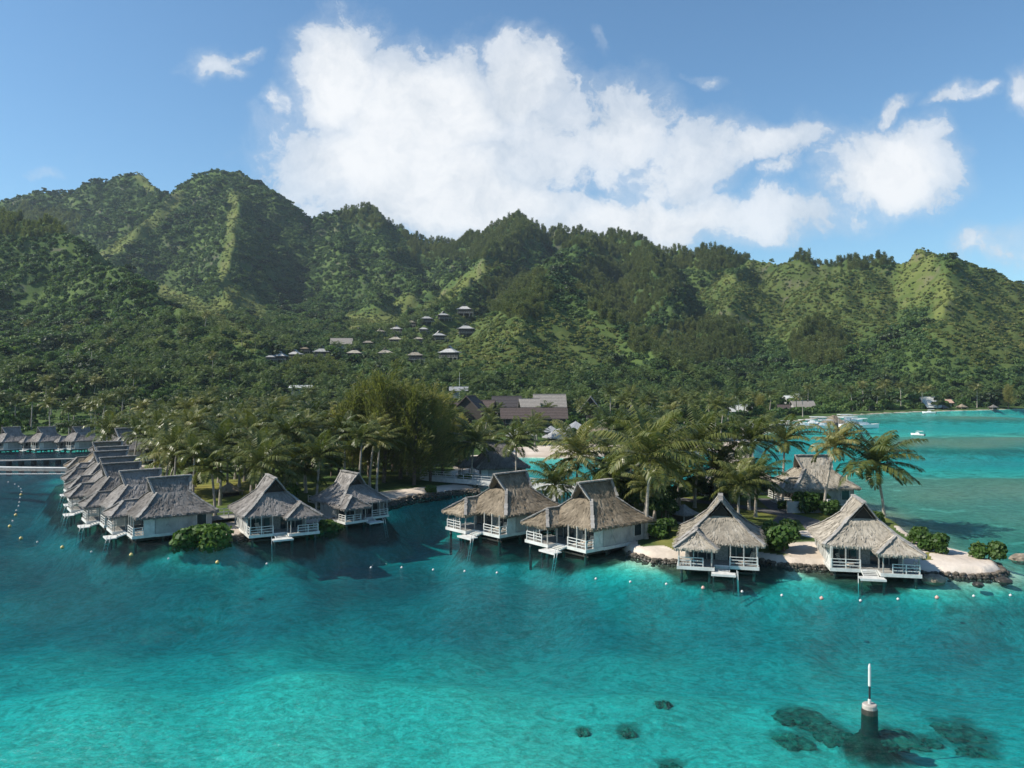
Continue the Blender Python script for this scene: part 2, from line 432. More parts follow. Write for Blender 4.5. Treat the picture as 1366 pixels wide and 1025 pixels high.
def plain(name, c, rough=.7, var=.25, scale=3.0, metal=0.0, bump=0.0, dirt=None):
    m, k = mat(name)
    tc = k.n('ShaderNodeTexCoord').outputs['Object']
    nz = k.noise(tc, scale, 5, .6)
    col = k.mix(k.smooth(nz, .3, .7), [x * (1 - var) for x in c], [min(1, x * (1 + var * .5)) for x in c])
    if dirt:
        col = k.mix(k.m('MULTIPLY', k.smooth(k.noise(tc, scale * .6, 6, .7), .5, .75), .6), col, dirt)
    p = k.n('ShaderNodeBsdfPrincipled', i_Base_Color=col, i_Roughness=rough, i_Metallic=metal)
    if bump:
        b = k.n('ShaderNodeBump', i_Height=nz, i_Strength=bump, i_Distance=.05); k.link(b.outputs[0], p.inputs['Normal'])
    finish(k, p.outputs[0])
    return m

def thatch(name, c_dark, c_mid, c_light):
    m, k = mat(name)
    tc = k.n('ShaderNodeTexCoord').outputs['Object']
    rnd = k.n('ShaderNodeNewGeometry').outputs['Random Per Island']
    orn = k.n('ShaderNodeObjectInfo').outputs['Random']
    n1 = k.noise(k.v('ADD', tc, k.n('ShaderNodeCombineXYZ', i_0=k.m('MULTIPLY', orn, 40.0), i_1=0.0, i_2=0.0).outputs[0]), .55, 4, .6)
    st = k.n('ShaderNodeMapping'); k.link(tc, st.inputs[0]); st.inputs['Scale'].default_value = (14, 14, 2.4)
    n2 = k.noise(st.outputs[0], 1.0, 5, .65)
    f = k.m('ADD', k.m('MULTIPLY', n2, .55), k.m('ADD', k.m('MULTIPLY', rnd, .22), k.m('ADD', k.m('MULTIPLY', n1, .48), k.m('MULTIPLY', k.m('SUBTRACT', orn, .5), .16))))
    col = k.ramp(f, [(.32, c_dark), (.58, c_mid), (.86, c_light)])
    p = k.n('ShaderNodeBsdfPrincipled', i_Base_Color=col, i_Roughness=.9)
    p.inputs['Specular IOR Level'].default_value = .15
    b = k.n('ShaderNodeBump', i_Height=n2, i_Strength=.7, i_Distance=.06); k.link(b.outputs[0], p.inputs['Normal'])
    finish(k, p.outputs[0])
    return m

def leaf(name, cols, trans=.3, wscale=.02, tipc=None, rough=.55):
    """Foliage: the shade varies by plant, by leaf and slowly over the ground."""
    m, k = mat(name)
    orn = k.n('ShaderNodeObjectInfo').outputs['Random']
    isl = k.n('ShaderNodeNewGeometry').outputs['Random Per Island']
    wn = k.noise(k.pos(), wscale, 3, .6)
    f = k.m('ADD', k.m('MULTIPLY', orn, .45), k.m('ADD', k.m('MULTIPLY', isl, .30), k.m('MULTIPLY', k.smooth(wn, .3, .7), .25)))
    n_ = len(cols)
    col = k.ramp(f, [(.12 + .76 * i / (n_ - 1), c) for i, c in enumerate(cols)])
    p = k.n('ShaderNodeBsdfPrincipled', i_Base_Color=col, i_Roughness=rough)
    p.inputs['Specular IOR Level'].default_value = .3
    t = k.n('ShaderNodeBsdfTranslucent', i_Color=k.mix(1.0, col, (1.3, 1.35, .7), 'MULTIPLY'))
    finish(k, k.n('ShaderNodeMixShader', i_0=trans, i_1=p.outputs[0], i_2=t.outputs[0]).outputs[0])
    return m

M_white = plain('white_paint', (.58, .58, .55), .55, .15, 2.0, dirt=(.42, .42, .38))
M_wall = plain('wall_panel', (.38, .38, .355), .7, .18, 1.2, dirt=(.36, .36, .32))
M_bamboo = plain('bamboo_cladding', (.27, .28, .27), .7, .35, 6.0)
M_wood = plain('weathered_wood', (.34, .33, .30), .8, .3, 5.0, bump=.3)
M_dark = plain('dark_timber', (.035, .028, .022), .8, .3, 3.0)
M_stilt = plain('concrete_stilt', (.10, .095, .085), .85, .3, 2.0, dirt=(.035, .04, .03))
M_glass = plain('dark_glass', (.03, .045, .05), .08, .2, 1.0)
M_black = plain('black_paint', (.02, .02, .022), .5, .2, 2.0)
M_conc = plain('concrete', (.40, .36, .32), .9, .25, 2.5, bump=.3, dirt=(.16, .12, .09))
M_rock = plain('rock', (.10, .082, .062), .92, .6, 1.6, bump=.6, dirt=(.22, .19, .15))
M_pale = plain('pale_rock', (.26, .215, .16), .92, .5, 1.6, bump=.6, dirt=(.12, .10, .08))
M_wetrock = plain('wet_rock', (.05, .045, .035), .5, .5, 2.0, bump=.6)
M_coral = plain('coral_rock', (.20, .19, .135), .95, .7, 2.2, bump=.9, dirt=(.46, .44, .34))
M_trunk = plain('palm_trunk', (.36, .32, .27), .9, .35, 3.0, bump=.5)
M_bark = plain('bark', (.13, .10, .075), .9, .35, 3.0, bump=.5)
M_brownroof = plain('brown_shingle', (.085, .062, .055), .85, .35, 2.2, bump=.4)
M_greyroof = plain('grey_shingle', (.29, .26, .23), .85, .25, 2.2, bump=.4)
M_darkroof = plain('dark_shingle', (.055, .048, .05), .85, .3, 2.2, bump=.4)
M_metalroof = plain('metal_roof', (.33, .335, .34), .5, .2, 2.0)
M_canvas = plain('canvas', (.52, .46, .38), .85, .15, 4.0)
M_gel = plain('boat_hull', (.80, .80, .78), .3, .06, 1.0)
M_blue = plain('blue_trim', (.05, .16, .30), .4, .2, 1.0)
M_peach = plain('peach_plaster', (.55, .36, .27), .8, .15, 1.0)
M_asph = plain('asphalt', (.085, .083, .082), .9, .25, 1.5)
M_yel = plain('yellow_float', (.62, .48, .16), .5, .2, 8.0, dirt=(.30, .24, .12))
M_wfl = plain('white_float', (.52, .52, .49), .5, .2, 8.0, dirt=(.42, .42, .38))
M_red = plain('faded_red_float', (.50, .32, .26), .5, .25, 8.0, dirt=(.40, .36, .32))
M_rope = plain('rope', (.16, .19, .17), .8, .2, 8.0)
T_grey = thatch('grey_thatch', (.055, .052, .05), (.165, .152, .14), (.31, .29, .27))
T_tan = thatch('tan_thatch', (.045, .036, .026), (.175, .143, .102), (.35, .29, .215))
T_pale = thatch('pale_thatch', (.062, .054, .043), (.255, .225, .18), (.47, .425, .355))
T_silver = thatch('silver_thatch', (.13, .13, .128), (.33, .325, .315), (.50, .49, .475))
T_cap = thatch('ridge_thatch', (.12, .112, .10), (.26, .245, .225), (.40, .38, .35))

L_palm = leaf('palm_leaf', [(.030, .048, .013), (.065, .088, .022), (.12, .135, .036), (.24, .22, .085)], .28, .03, rough=.36)
L_hillpalm = leaf('hill_palm_leaf', [(.028, .052, .014), (.055, .092, .022), (.10, .14, .036), (.16, .19, .06)], .3, .02)
L_palmdry = leaf('palm_dry_leaf', [(.12, .10, .03), (.24, .18, .06), (.30, .20, .07)], .2)
L_broad = leaf('broad_leaf', [(.032, .064, .017), (.054, .102, .023), (.086, .148, .033), (.14, .19, .046)], .34)
L_dark = leaf('dark_leaf', [(.018, .036, .012), (.032, .056, .016), (.055, .083, .022)], .25)
L_lime = leaf('lime_leaf', [(.07, .115, .016), (.12, .17, .024), (.17, .21, .035)], .3)
L_bush = leaf('bush_leaf', [(.034, .072, .014), (.06, .12, .022), (.11, .18, .036)], .3)
L_iron = leaf('ironwood_needles', [(.088, .108, .034), (.145, .16, .05), (.22, .215, .07), (.31, .265, .10)], .42)
L_ironhill = leaf('hill_ironwood_needles', [(.064, .092, .030), (.105, .132, .042), (.16, .175, .056)], .42, .012)
L_hill = leaf('hill_leaf', [(.030, .068, .024), (.052, .105, .034), (.088, .15, .042), (.15, .205, .056)], .35, .008)
L_scrub = leaf('scrub_leaf', [(.065, .10, .026), (.11, .145, .037), (.17, .195, .054), (.23, .22, .075)], .4, .012)

# terrain
m_, k = mat('terrain')
pz = k.n('ShaderNodeSeparateXYZ', i_0=k.pos()).outputs[2]
a_sand, a_grass, a_reef, a_scrub, a_lawn = [k.attr('m_' + s) for s in ('sand', 'grass', 'reef', 'scrub', 'lawn')]
p_ = k.pos()
nf = k.noise(p_, .9, 6, .65); nm = k.noise(p_, .16, 5, .6); nl = k.noise(p_, .022, 6, .62); nh = k.noise(p_, .05, 8, .7)
floor_ = k.mix(k.smooth(nl, .35, .65), (.040, .074, .022), (.078, .118, .032))
grs = k.mix(k.smooth(nh, .3, .7), (.075, .105, .026), (.135, .15, .044))
scr = k.mix(k.smooth(nh, .35, .65), (.048, .074, .021), (.088, .11, .031))
hillc = k.mix(a_scrub, floor_, scr)
hillc = k.mix(k.smooth(k.m('ADD', a_grass, k.m('MULTIPLY', k.m('SUBTRACT', nh, .5), 1.5)), .25, .95), hillc, grs)
lawn = k.mix(k.smooth(nm, .35, .65), (.10, .12, .022), (.21, .195, .055))
land = k.mix(a_lawn, hillc, lawn)
sand = k.mix(k.smooth(nm, .35, .68), (.44, .37, .30), (.60, .53, .455))
sand = k.mix(k.m('MULTIPLY', k.smooth(pz, .55, .22), .45), sand, (.24, .20, .155))
sand = k.mix(k.m('MULTIPLY', k.smooth(k.noise(p_, 2.2, 5, .75), .58, .72), .55), sand, (.22, .18, .14))
land = k.mix(k.smooth(k.m('ADD', a_sand, k.m('MULTIPLY', k.m('SUBTRACT', nm, .5), .5)), .35, .6), land, sand)
bed = k.mix(k.smooth(k.m('ADD', k.m('MULTIPLY', k.noise(p_, .8, 5, .7, 1.2), .6), k.m('MULTIPLY', k.noise(p_, 2.6, 4, .65, 1.5), .4)), .36, .64), (.44, .425, .35), (.82, .79, .68))  # sand mottling, contrast raised to paint in a caustic light pattern
patch = k.noise(p_, .22, 7, .72, .6)
rf = k.smooth(k.m('ADD', patch, k.m('MULTIPLY', a_reef, .34)), .62, .90)
bed = k.mix(k.m('MULTIPLY', rf, .85), bed, k.mix(k.smooth(nf, .35, .65), (.15, .145, .11), (.27, .255, .20)))
a_rub_shade = k.attr('m_rubble_shade')
bed = k.mix(k.m('MULTIPLY', k.smooth(k.m('ADD', a_rub_shade, k.m('MULTIPLY', k.m('SUBTRACT', patch, .5), 1.2)), .25, .7), .92), bed, k.mix(k.smooth(nf, .35, .65), (.02, .02, .014), (.085, .078, .052)))  # near-black rock tone, also painting the shade under the cottages
wet = k.smooth(pz, .15, -.1)
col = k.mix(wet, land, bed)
rockf = k.m('MULTIPLY', k.smooth(k.n('ShaderNodeSeparateXYZ', i_0=k.n('ShaderNodeNewGeometry').outputs['True Normal']).outputs[2], .62, .42), k.smooth(nh, .45, .6))
rockf = k.m('MULTIPLY', rockf, k.smooth(pz, 20, 40))
col = k.mix(k.m('MULTIPLY', rockf, .7), col, (.12, .10, .085))
p = k.n('ShaderNodeBsdfPrincipled', i_Base_Color=col, i_Roughness=.95)
p.inputs['Specular IOR Level'].default_value = .1
b = k.n('ShaderNodeBump', i_Height=k.m('ADD', k.m('MULTIPLY', nf, .12), k.m('MULTIPLY', nh, 1.2)), i_Strength=.6, i_Distance=1.0)
k.link(b.outputs[0], p.inputs['Normal'])
finish(k, p.outputs[0])
M_terr = m_

# water: tinted clear water by depth, with a rippled mirror surface
m_, k = mat('lagoon_water')
dp = k.attr('depth')
tint = k.ramp(k.m('MULTIPLY', dp, .125), [(0.0, (.93, .96, .93)), (.06, (.66, .93, .87)), (.125, (.40, .86, .84)), (.25, (.17, .745, .755)), (.375, (.07, .60, .66)), (.56, (.024, .41, .48)), (.80, (.010, .27, .34)), (1.0, (.006, .195, .26))])
pp = k.pos()
mp = k.n('ShaderNodeMapping'); k.link(pp, mp.inputs[0]); mp.inputs['Rotation'].default_value = (0, 0, R(12)); mp.inputs['Scale'].default_value = (.75, 1.5, 1)
w1 = k.noise(mp.outputs[0], 1.5, 5, .62, .5); w2 = k.noise(mp.outputs[0], .22, 3, .55, .3); w3 = k.noise(pp, .03, 4, .55)
calm = k.m('ADD', .45, k.m('MULTIPLY', k.smooth(w3, .35, .65), .75))
h = k.m('ADD', k.m('MULTIPLY', w1, .40), k.m('MULTIPLY', w2, .30))
bp = k.n('ShaderNodeBump', i_Height=h, i_Distance=1.0); k.link(calm, bp.inputs['Strength'])
fr = k.n('ShaderNodeFresnel', i_IOR=1.333); k.link(bp.outputs[0], fr.inputs['Normal'])
tr = k.n('ShaderNodeBsdfTransparent', i_Color=tint)
gl = k.n('ShaderNodeBsdfGlossy', i_Color=(.92, .95, 1, 1), i_Roughness=.16); k.link(bp.outputs[0], gl.inputs['Normal'])
finish(k, k.n('ShaderNodeMixShader', i_0=k.m('MULTIPLY', fr.outputs[0], .50), i_1=tr.outputs[0], i_2=gl.outputs[0]).outputs[0])
M_water = m_

# ------------------------------------------------------------------ terrain and water meshes
def sheet(us, ys):
    U, Yg = np.meshgrid(us, ys)
    X = U * Yg
    nx, ny = len(us), len(ys)
    i = np.arange(nx * ny).reshape(ny, nx)
    Fq = np.stack([i[:-1, :-1], i[:-1, 1:], i[1:, 1:], i[1:, :-1]], -1).reshape(-1, 4)
    return X.ravel(), Yg.ravel(), Fq
us = np.concatenate([np.linspace(-1.9, -.85, 24)[:-1], np.linspace(-.85, .85, 640), np.linspace(.85, 1.9, 24)[1:]])
ys = np.concatenate([np.linspace(8, 36, 20)[:-1], np.linspace(36, 75, 60)[:-1], np.linspace(75, 165, 200)[:-1], np.geomspace(165, 2100, 430)])
TX, TY, TF = sheet(us, ys)
TZ, Ts, Tsm, Tsi, Tdep, Treef = terr(TX, TY, True)
me = npmesh('terrain', np.stack([TX, TY, TZ], 1), TF, [M_terr], smooth=True)
onis = Tsi > Tsm
nzs = fbm(TX * .09, TY * .09, 77, 3)
sandm = np.where(onis, np.where((Tsi > -.5) & (Tsi < 1.5) & (TY < 100), .75, 0) + ((TX > 44) & (TY < 91)) * 1.0, sstep(9, 3, Tsm * np.where(TY > 290, 4.0, 1.0)) * np.where(TY > 290, .62, .95))
for a_, b_, r_ in ((1085, 738, 3.4), (1268, 752, 5), (880, 737, 2.6), (1305, 758, 5), (1090, 718, 2.2)):
    q = at(a_, b_, .8); sandm = np.maximum(sandm, np.clip(1.5 - np.hypot(TX - q[0], TY - q[1]) / r_, 0, 1) * onis)
lawnm = np.clip(sstep(.45, .62, nzs) * (TY < 175), 0, 1) * np.where(onis, .72, .35 * (TX < 0))
lawnm = np.maximum(lawnm, np.clip(1.6 - np.hypot(TX - at(290, 655, 1)[0], TY - at(290, 655, 1)[1]) / 11, 0, 1))
sandm = np.where(lawnm > .7, np.minimum(sandm, .2 + (onis & (Tsi < 2.6)) * .7), sandm)
Trub_shade = np.zeros_like(TX)
qm = at(1160, 952, 0); Trub_shade = .9 * np.clip((2.4 - np.hypot(TX - qm[0], TY - qm[1])) / 1.2, 0, 1)
for hx, hy in HOUSES: Trub_shade = np.maximum(Trub_shade, np.clip((8.2 - np.hypot(TX - hx, TY - hy)) / 2.4, 0, 1))  # dark rocks around the cottages, with the shade beneath the floors painted in
for a_, b_, r_, _q in CORALS:
    q = at(a_, b_, -1.2) if r_ < 1.85 else at(1160, 952, 0); Treef = np.maximum(Treef, 1.25 * np.clip(1.5 - np.hypot(TX - q[0], (TY - q[1]) * .8) / (r_ * 1.25), 0, 1))
BS = P2([(685, 601), (760, 597), (900, 598), (965, 595), (965, 608), (685, 613)]); sandm = np.maximum(sandm, sstep(-1.5, 1.5, sdf(BS, TX, TY)))
for nm_, arr in (('m_sand', sandm), ('m_grass', grass_mask(TX, TY, TZ)), ('m_reef', Treef), ('m_rubble_shade', Trub_shade), ('m_scrub', scrub_mask(TX, TY, TZ)), ('m_lawn', lawnm)):
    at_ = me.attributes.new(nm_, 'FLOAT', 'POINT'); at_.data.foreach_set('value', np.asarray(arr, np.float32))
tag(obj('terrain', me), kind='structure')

us2 = np.concatenate([np.linspace(-2.2, -.8, 12)[:-1], np.linspace(-.8, .8, 300), np.linspace(.8, 2.2, 12)[1:]])
ys2 = np.concatenate([np.linspace(8, 60, 60)[:-1], np.linspace(60, 165, 190)[:-1], np.geomspace(165, 640, 150)])
X2, Y2, F2 = sheet(us2, ys2)
Z2 = terr(X2, Y2)
keep = (Z2[F2] < .6).any(1)
me = npmesh('lagoon_water', np.stack([X2, Y2, np.zeros_like(X2)], 1), F2[keep], [M_water], smooth=True)
at_ = me.attributes.new('depth', 'FLOAT', 'POINT'); at_.data.foreach_set('value', np.clip(-Z2, 0, 8).astype(np.float32))
tag(obj('lagoon_water', me), kind='structure')

# ------------------------------------------------------------------ vegetation meshes
def leaf_cards(c, nrm, size, aspect=1.0, tilt=.6, fold=0.0):
    """One quad per centre, facing roughly along nrm."""
    n = len(c)
    d = nrm + rng.normal(0, tilt, (n, 3)); d /= np.linalg.norm(d, axis=1, keepdims=True) + 1e-9
    a = np.cross(d, rng.normal(0, 1, (n, 3))); a /= np.linalg.norm(a, axis=1, keepdims=True) + 1e-9
    b = np.cross(d, a)
    s = (size * rng.uniform(.6, 1.3, n))[:, None] * .5
    V = np.stack([c - a * s - b * s * .55 * aspect, c + a * s * .2 - b * s * aspect, c + a * s + b * s * .4 * aspect, c - a * s * .3 + b * s * aspect], 1).reshape(-1, 3)
    Fq = np.arange(4 * n).reshape(-1, 4)
    return V, Fq

def lobes_crown(lobes, n, size, inner=.35, flat=1.0):
    """Leaf cards spread over the shells of several lobes (x, y, z, rx, ry, rz)."""
    L = np.array(lobes, float); vol = (L[:, 3] * L[:, 4] * L[:, 5]) ** .66
    idx = rng.choice(len(L), n, p=vol / vol.sum())
    d = rng.normal(0, 1, (n, 3)); d /= np.linalg.norm(d, axis=1, keepdims=True)
    d[:, 2] = np.where(d[:, 2] < -.45, -d[:, 2], d[:, 2])
    rad = 1 - inner * rng.random(n) ** 2 + rng.normal(0, .06, n)
    c = L[idx, :3] + d * L[idx, 3:] * rad[:, None]
    nr = d * np.array([1, 1, 1.5 * flat]); nr /= np.linalg.norm(nr, axis=1, keepdims=True)
    return leaf_cards(c, nr, size)

def rand_lobes(n, spread, rr, h0, h1, flat=.75):
    out = []
    for i in range(n):
        a = random.uniform(0, 6.283); r = spread * math.sqrt(random.random())
        q = rr * random.uniform(.6, 1.15)
        out.append((r * math.cos(a), r * math.sin(a), random.uniform(h0, h1) - .35 * r * (h1 - h0) / max(spread, .1), q, q * random.uniform(.8, 1.2), q * flat))
    return out

def palm_crown(L=4.6, nf=22, wind=(.8, .35), nl=36, seed=0, width=.135, droop=.76):
    r = np.random.default_rng(seed)
    Vs = []; Fs = []; base = 0
    for i in range(nf):
        q = i / (nf - 1)
        az = i * 2.39996 + r.uniform(-.25, .25)
        el = R(86 - 98 * q ** .9 + r.uniform(-8, 8))
        ln = L * (.72 + .28 * math.sin(math.pi * min(1, .25 + q * .8))) * r.uniform(.88, 1.1)
        ns = 9
        p = np.zeros(3); pts = [p.copy()]; dirs = []
        e = el; a2 = az
        for s in range(ns):
            t = (s + .5) / ns
            dv = np.array([math.cos(a2) * math.cos(e), math.sin(a2) * math.cos(e), math.sin(e)])
            wv_ = np.array([wind[0], wind[1], -.05]) * (.55 * t)
            dv = dv + wv_; dv /= np.linalg.norm(dv)
            dirs.append(dv); p = p + dv * ln / ns; pts.append(p.copy())
            e -= R(9.5 * droop * (.5 + t))
        pts = np.array(pts); dirs = np.array(dirs + [dirs[-1]])
        up = np.array([0, 0, 1.0])
        # rachis
        for s in range(ns):
            sd_ = np.cross(dirs[s], up); sd_ /= np.linalg.norm(sd_) + 1e-6
            w0 = .055 * (1 - s / ns) + .012; w1_ = .055 * (1 - (s + 1) / ns) + .012
            Vs += [pts[s] - sd_ * w0, pts[s] + sd_ * w0, pts[s + 1] + sd_ * w1_, pts[s + 1] - sd_ * w1_]
            Fs.append([base, base + 1, base + 2, base + 3]); base += 4
        for side in (-1, 1):
            for j in range(nl):
                t = .10 + .90 * (j + r.uniform(0, .8)) / nl
                f = t * ns; s = min(int(f), ns - 1); c = pts[s] + (pts[s + 1] - pts[s]) * (f - s); dv = dirs[s]
                sv = np.cross(dv, up); sv /= np.linalg.norm(sv) + 1e-6
                uv_ = np.cross(sv, dv)
                ll = ln * .33 * math.sin(math.pi * (.13 + .80 * t)) ** .7 * r.uniform(.85, 1.1)
                d1 = sv * side * .80 + dv * .50 + uv_ * .10 + np.array([wind[0], wind[1], 0]) * .18
                d1 /= np.linalg.norm(d1)
                mid = c + d1 * ll * .5
                d2 = d1 + np.array([0, 0, -1.0]) * (.70 + .5 * t) + np.array([wind[0], wind[1], 0]) * .2; d2 /= np.linalg.norm(d2)
                tip = mid + d2 * ll * .55
                wv2 = np.cross(d1, uv_ + r.normal(0, .25, 3)); wv2 /= np.linalg.norm(wv2) + 1e-6
                h = width * .5
                Vs += [c, mid - wv2 * h, tip, mid + wv2 * h]
                Fs.append([base, base + 1, base + 2, base + 3]); base += 4
    return np.array(Vs), np.array(Fs)

def trunk_mesh(h, lean, r0=.20, r1=.12, n=9, seg=9):
    b = MB(); pts = []; rs = []
    for i in range(seg + 1):
        t = i / seg
        pts.append((lean[0] * t ** 1.7, lean[1] * t ** 1.7, h * t)); rs.append((r0 + .14 * max(0, 1 - t * 7)) * (1 - t) + r1 * t + .012 * (i % 2))
    b.tube(pts, rs, n)
    return b, pts[-1]

PALM_CROWNS = []
for i in range(6):
    V, Fq = palm_crown(4.3 + .25 * (i % 3), 20 + (i % 3) * 2, (.75, .3) if i % 2 == 0 else (.55, .55), 36, 100 + i)
    PALM_CROWNS.append(npmesh('palm_crown', V, Fq, [L_palm]))
PALM_SMALL = []
for i in range(4):
    V, Fq = palm_crown(4.0, 17, (.7, .35), 11, 200 + i, .26)
    PALM_SMALL.append((V, Fq))
COCO = MB()
for i in range(9):
    a = i * 2.4; COCO.lathe([(.02, -.15), (.10, -.08), (.12, 0), (.08, .1), (.02, .14)], 6, 0, (.24 * math.cos(a), .24 * math.sin(a), -.28 - .05 * (i % 3)))
coco_me = bpy.data.meshes.new('coconut_bunch'); coco_me.from_pydata(COCO.V, [], COCO.F); coco_me.materials.append(plain('coconut', (.16, .12, .035), .6))
TRUNKS = {}
def trunk_me(h, lx, ly):
    key = (round(h * 2) / 2, round(lx * 2) / 2, round(ly * 2) / 2)
    if key not in TRUNKS:
        b, top = trunk_mesh(key[0], (key[1], key[2]))
        me = bpy.data.meshes.new('palm_trunk'); me.from_pydata(b.V, [], b.F); me.materials.append(M_trunk); me.update()
        TRUNKS[key] = (me, top)
    return TRUNKS[key]

def palm(x, y, z, h, lean, label, group=None, var=None, scale=1.0, coco=True, rz=None, name='palm_tree'):
    t = empty(name, (x, y, z))
    tag(t, label, 'palm', group)
    tm, top = trunk_me(h, *lean)
    obj('trunk', tm, t)
    var = random.randrange(6) if var is None else var
    c = obj('crown', PALM_CROWNS[var], t); c.location = top
    c.rotation_euler = (0, 0, random.uniform(-.5, .5) if rz is None else rz); c.scale = (scale,) * 3
    if coco:
        q = obj('coconut_bunch', coco_me, t); q.location = top
    return t
def palm_at(cx_, cy_, Y, label, group=None, lean=(0, 0), var=None, scale=1.0, rz=None):
    """Palm whose crown centre shows at (cx_, cy_) and that stands Y metres away."""
    x = wx(cx_, Y); zc = wz(cy_, Y); bx, by = x - lean[0], Y - lean[1]
    g = max(ground(bx, by), -.3) - .15
    return palm(bx, by, g, max(2.0, round((zc - g) * 2) / 2), lean, label, group, var, scale, True, rz)

def iron_crown(h=17.0, rad=4.0, n=5200, seed=0, lean=.25, card=(.16, 1.25)):
    """Feathery ironwood: long thin sprays swept up the boughs."""
    r = np.random.default_rng(seed)
    nb = 46
    C = []; D = []
    for i in range(nb):
        q = (i + .5) / nb
        z0 = h * (.10 + .72 * q); a = i * 2.4 + r.uniform(-.3, .3)
        ln = rad * (1.05 - .62 * q) * r.uniform(.75, 1.25)
        e0 = R(15 + 45 * q + r.uniform(-10, 10))
        m = int(n / nb)
        t = r.random(m) ** .75
        pz_ = z0 + ln * t * math.tan(e0) * .75 + .4 * t ** 2 * ln
        px_ = ln * t * math.cos(a) + lean * ln * t * 0.6; py_ = ln * t * math.sin(a)
        c = np.stack([px_, py_, pz_], 1) + r.normal(0, .30 + .22 * (1 - q), (m, 3)) * np.array([1, 1, 1.25])
        d = np.stack([np.full(m, .55 * math.cos(a) + lean), np.full(m, .55 * math.sin(a)), np.full(m, .85)], 1) + r.normal(0, .35, (m, 3))
        C.append(c); D.append(d)
    C = np.concatenate(C); D = np.concatenate(D); D /= np.linalg.norm(D, axis=1, keepdims=True)
    s = np.cross(D, r.normal(0, 1, D.shape)); s /= np.linalg.norm(s, axis=1, keepdims=True)
    n = len(C); L = (card[1] * r.uniform(.6, 1.3, n))[:, None]; w_ = (card[0] * r.uniform(.6, 1.3, n))[:, None]
    droop = np.array([0, 0, -1.0])
    V = np.stack([C, C + D * L * .5 - s * w_ * .5, C + D * L + droop * L * .18, C + D * L * .5 + s * w_ * .5], 1).reshape(-1, 3)
    return V, np.arange(4 * n).reshape(-1, 4)

# ------------------------------------------------------------------ thatched cottages
class Thatch:
    def __init__(s): s.V = []; s.F = []
    def quad(s, a, b, c, d):
        n = len(s.V); s.V += [a, b, c, d]; s.F.append((n, n + 1, n + 2, n + 3))
    def patch(s, a, b, c, d, sag=.12, dens=9.0, fringe=True, under=True, jit=.035, flen=(.16, .34), cell=.55):
        """a-b is the eave (low), d-c the top."""
        a, b, c, d = [np.array(q, float) for q in (a, b, c, d)]
        def P(u, v):
            q = (a * (1 - u) + b * u) * (1 - v) + (d * (1 - u) + c * u) * v
            q = q.copy(); q[2] -= sag * math.sin(math.pi * v); return q
        nrm = np.cross(b - a, (d + c - a - b) / 2); nrm /= np.linalg.norm(nrm)
        if nrm[2] < 0: nrm = -nrm
        wl = np.linalg.norm(b - a); wt = np.linalg.norm(c - d); hl = np.linalg.norm((d + c - a - b) / 2)
        nu = max(2, int(wl / cell)); nv = max(2, int(hl / cell))
        n0 = len(s.V)
        for j in range(nv + 1):
            for i in range(nu + 1):
                q = P(i / nu, j / nv)
                if 0 < i < nu and 0 < j < nv: q = q + nrm * random.gauss(0, jit)
                s.V.append(q)
        for j in range(nv):
            for i in range(nu):
                k_ = n0 + j * (nu + 1) + i; s.F.append((k_, k_ + 1, k_ + nu + 2, k_ + nu + 1))
        if under:
            o = -nrm * .26
            s.quad(P(0, .02) + o, P(1, .02) + o, P(1, 1) + o, P(0, 1) + o)
        ev = (b - a) / wl
        for _ in range(int((wl + wt) / 2 * hl * dens)):
            v = random.random(); u = random.random()
            p0 = P(u, v); dn = P(u, max(0, v - .05)) - P(u, min(1, v + .05)); dn /= np.linalg.norm(dn) + 1e-9
            w_ = ev * random.uniform(.05, .12); l_ = random.uniform(.35, .75)
            l_ = min(l_, v * hl + .3)
            lift = nrm * random.uniform(.04, .11)
            sk = ev * random.gauss(0, .08)
            s.quad(p0 - w_ + nrm * .01, p0 + w_ + nrm * .01, p0 + w_ * .6 + dn * l_ + lift + sk, p0 - w_ * .6 + dn * l_ + lift + sk)
        if fringe:
            out = (a + b - c - d) / 2; out[2] = 0; out /= np.linalg.norm(out) + 1e-9
            for layer, (off, k0) in enumerate(((.02, 1.0), (-.12, 1.1), (-.28, .95))):
                n_ = int(wl / .11)
                for i in range(n_):
                    u = (i + random.uniform(.1, .9)) / n_; p0 = P(u, 0) + out * off - np.array([0, 0, .04 * layer])
                    w_ = ev * random.uniform(.06, .13); l_ = random.uniform(*flen) * k0
                    tip = p0 + np.array([0, 0, -l_]) + out * random.uniform(-.02, .12)
                    s.quad(p0 - w_ + np.array([0, 0, .06]), p0 + w_ + np.array([0, 0, .06]), tip + w_ * .35 + ev * random.gauss(0, .03), tip - w_ * .35)
    def build(s, name, m, parent, sx=1):
        me = bpy.data.meshes.new(name)
        me.from_pydata([(sx * v[0], v[1], v[2]) for v in s.V], [], s.F); me.materials.append(m); me.update()
        return obj(name, me, parent)

def cap_line(pts, w_=.40, h_=.09, lift=.07):
    b = MB()
    for p, q in zip(pts[:-1], pts[1:]):
        p = Vector(p) + Vector((0, 0, lift)); q = Vector(q) + Vector((0, 0, lift))
        n = max(1, int((q - p).length / .45))
        for i in range(n):
            u = p.lerp(q, i / n); v = p.lerp(q, (i + 1.08) / n)
            j = Vector((random.gauss(0, .02), random.gauss(0, .02), random.gauss(0, .015)))
            b.bar(u + j, v - j, w_ * random.uniform(.85, 1.15), h_)
    return b

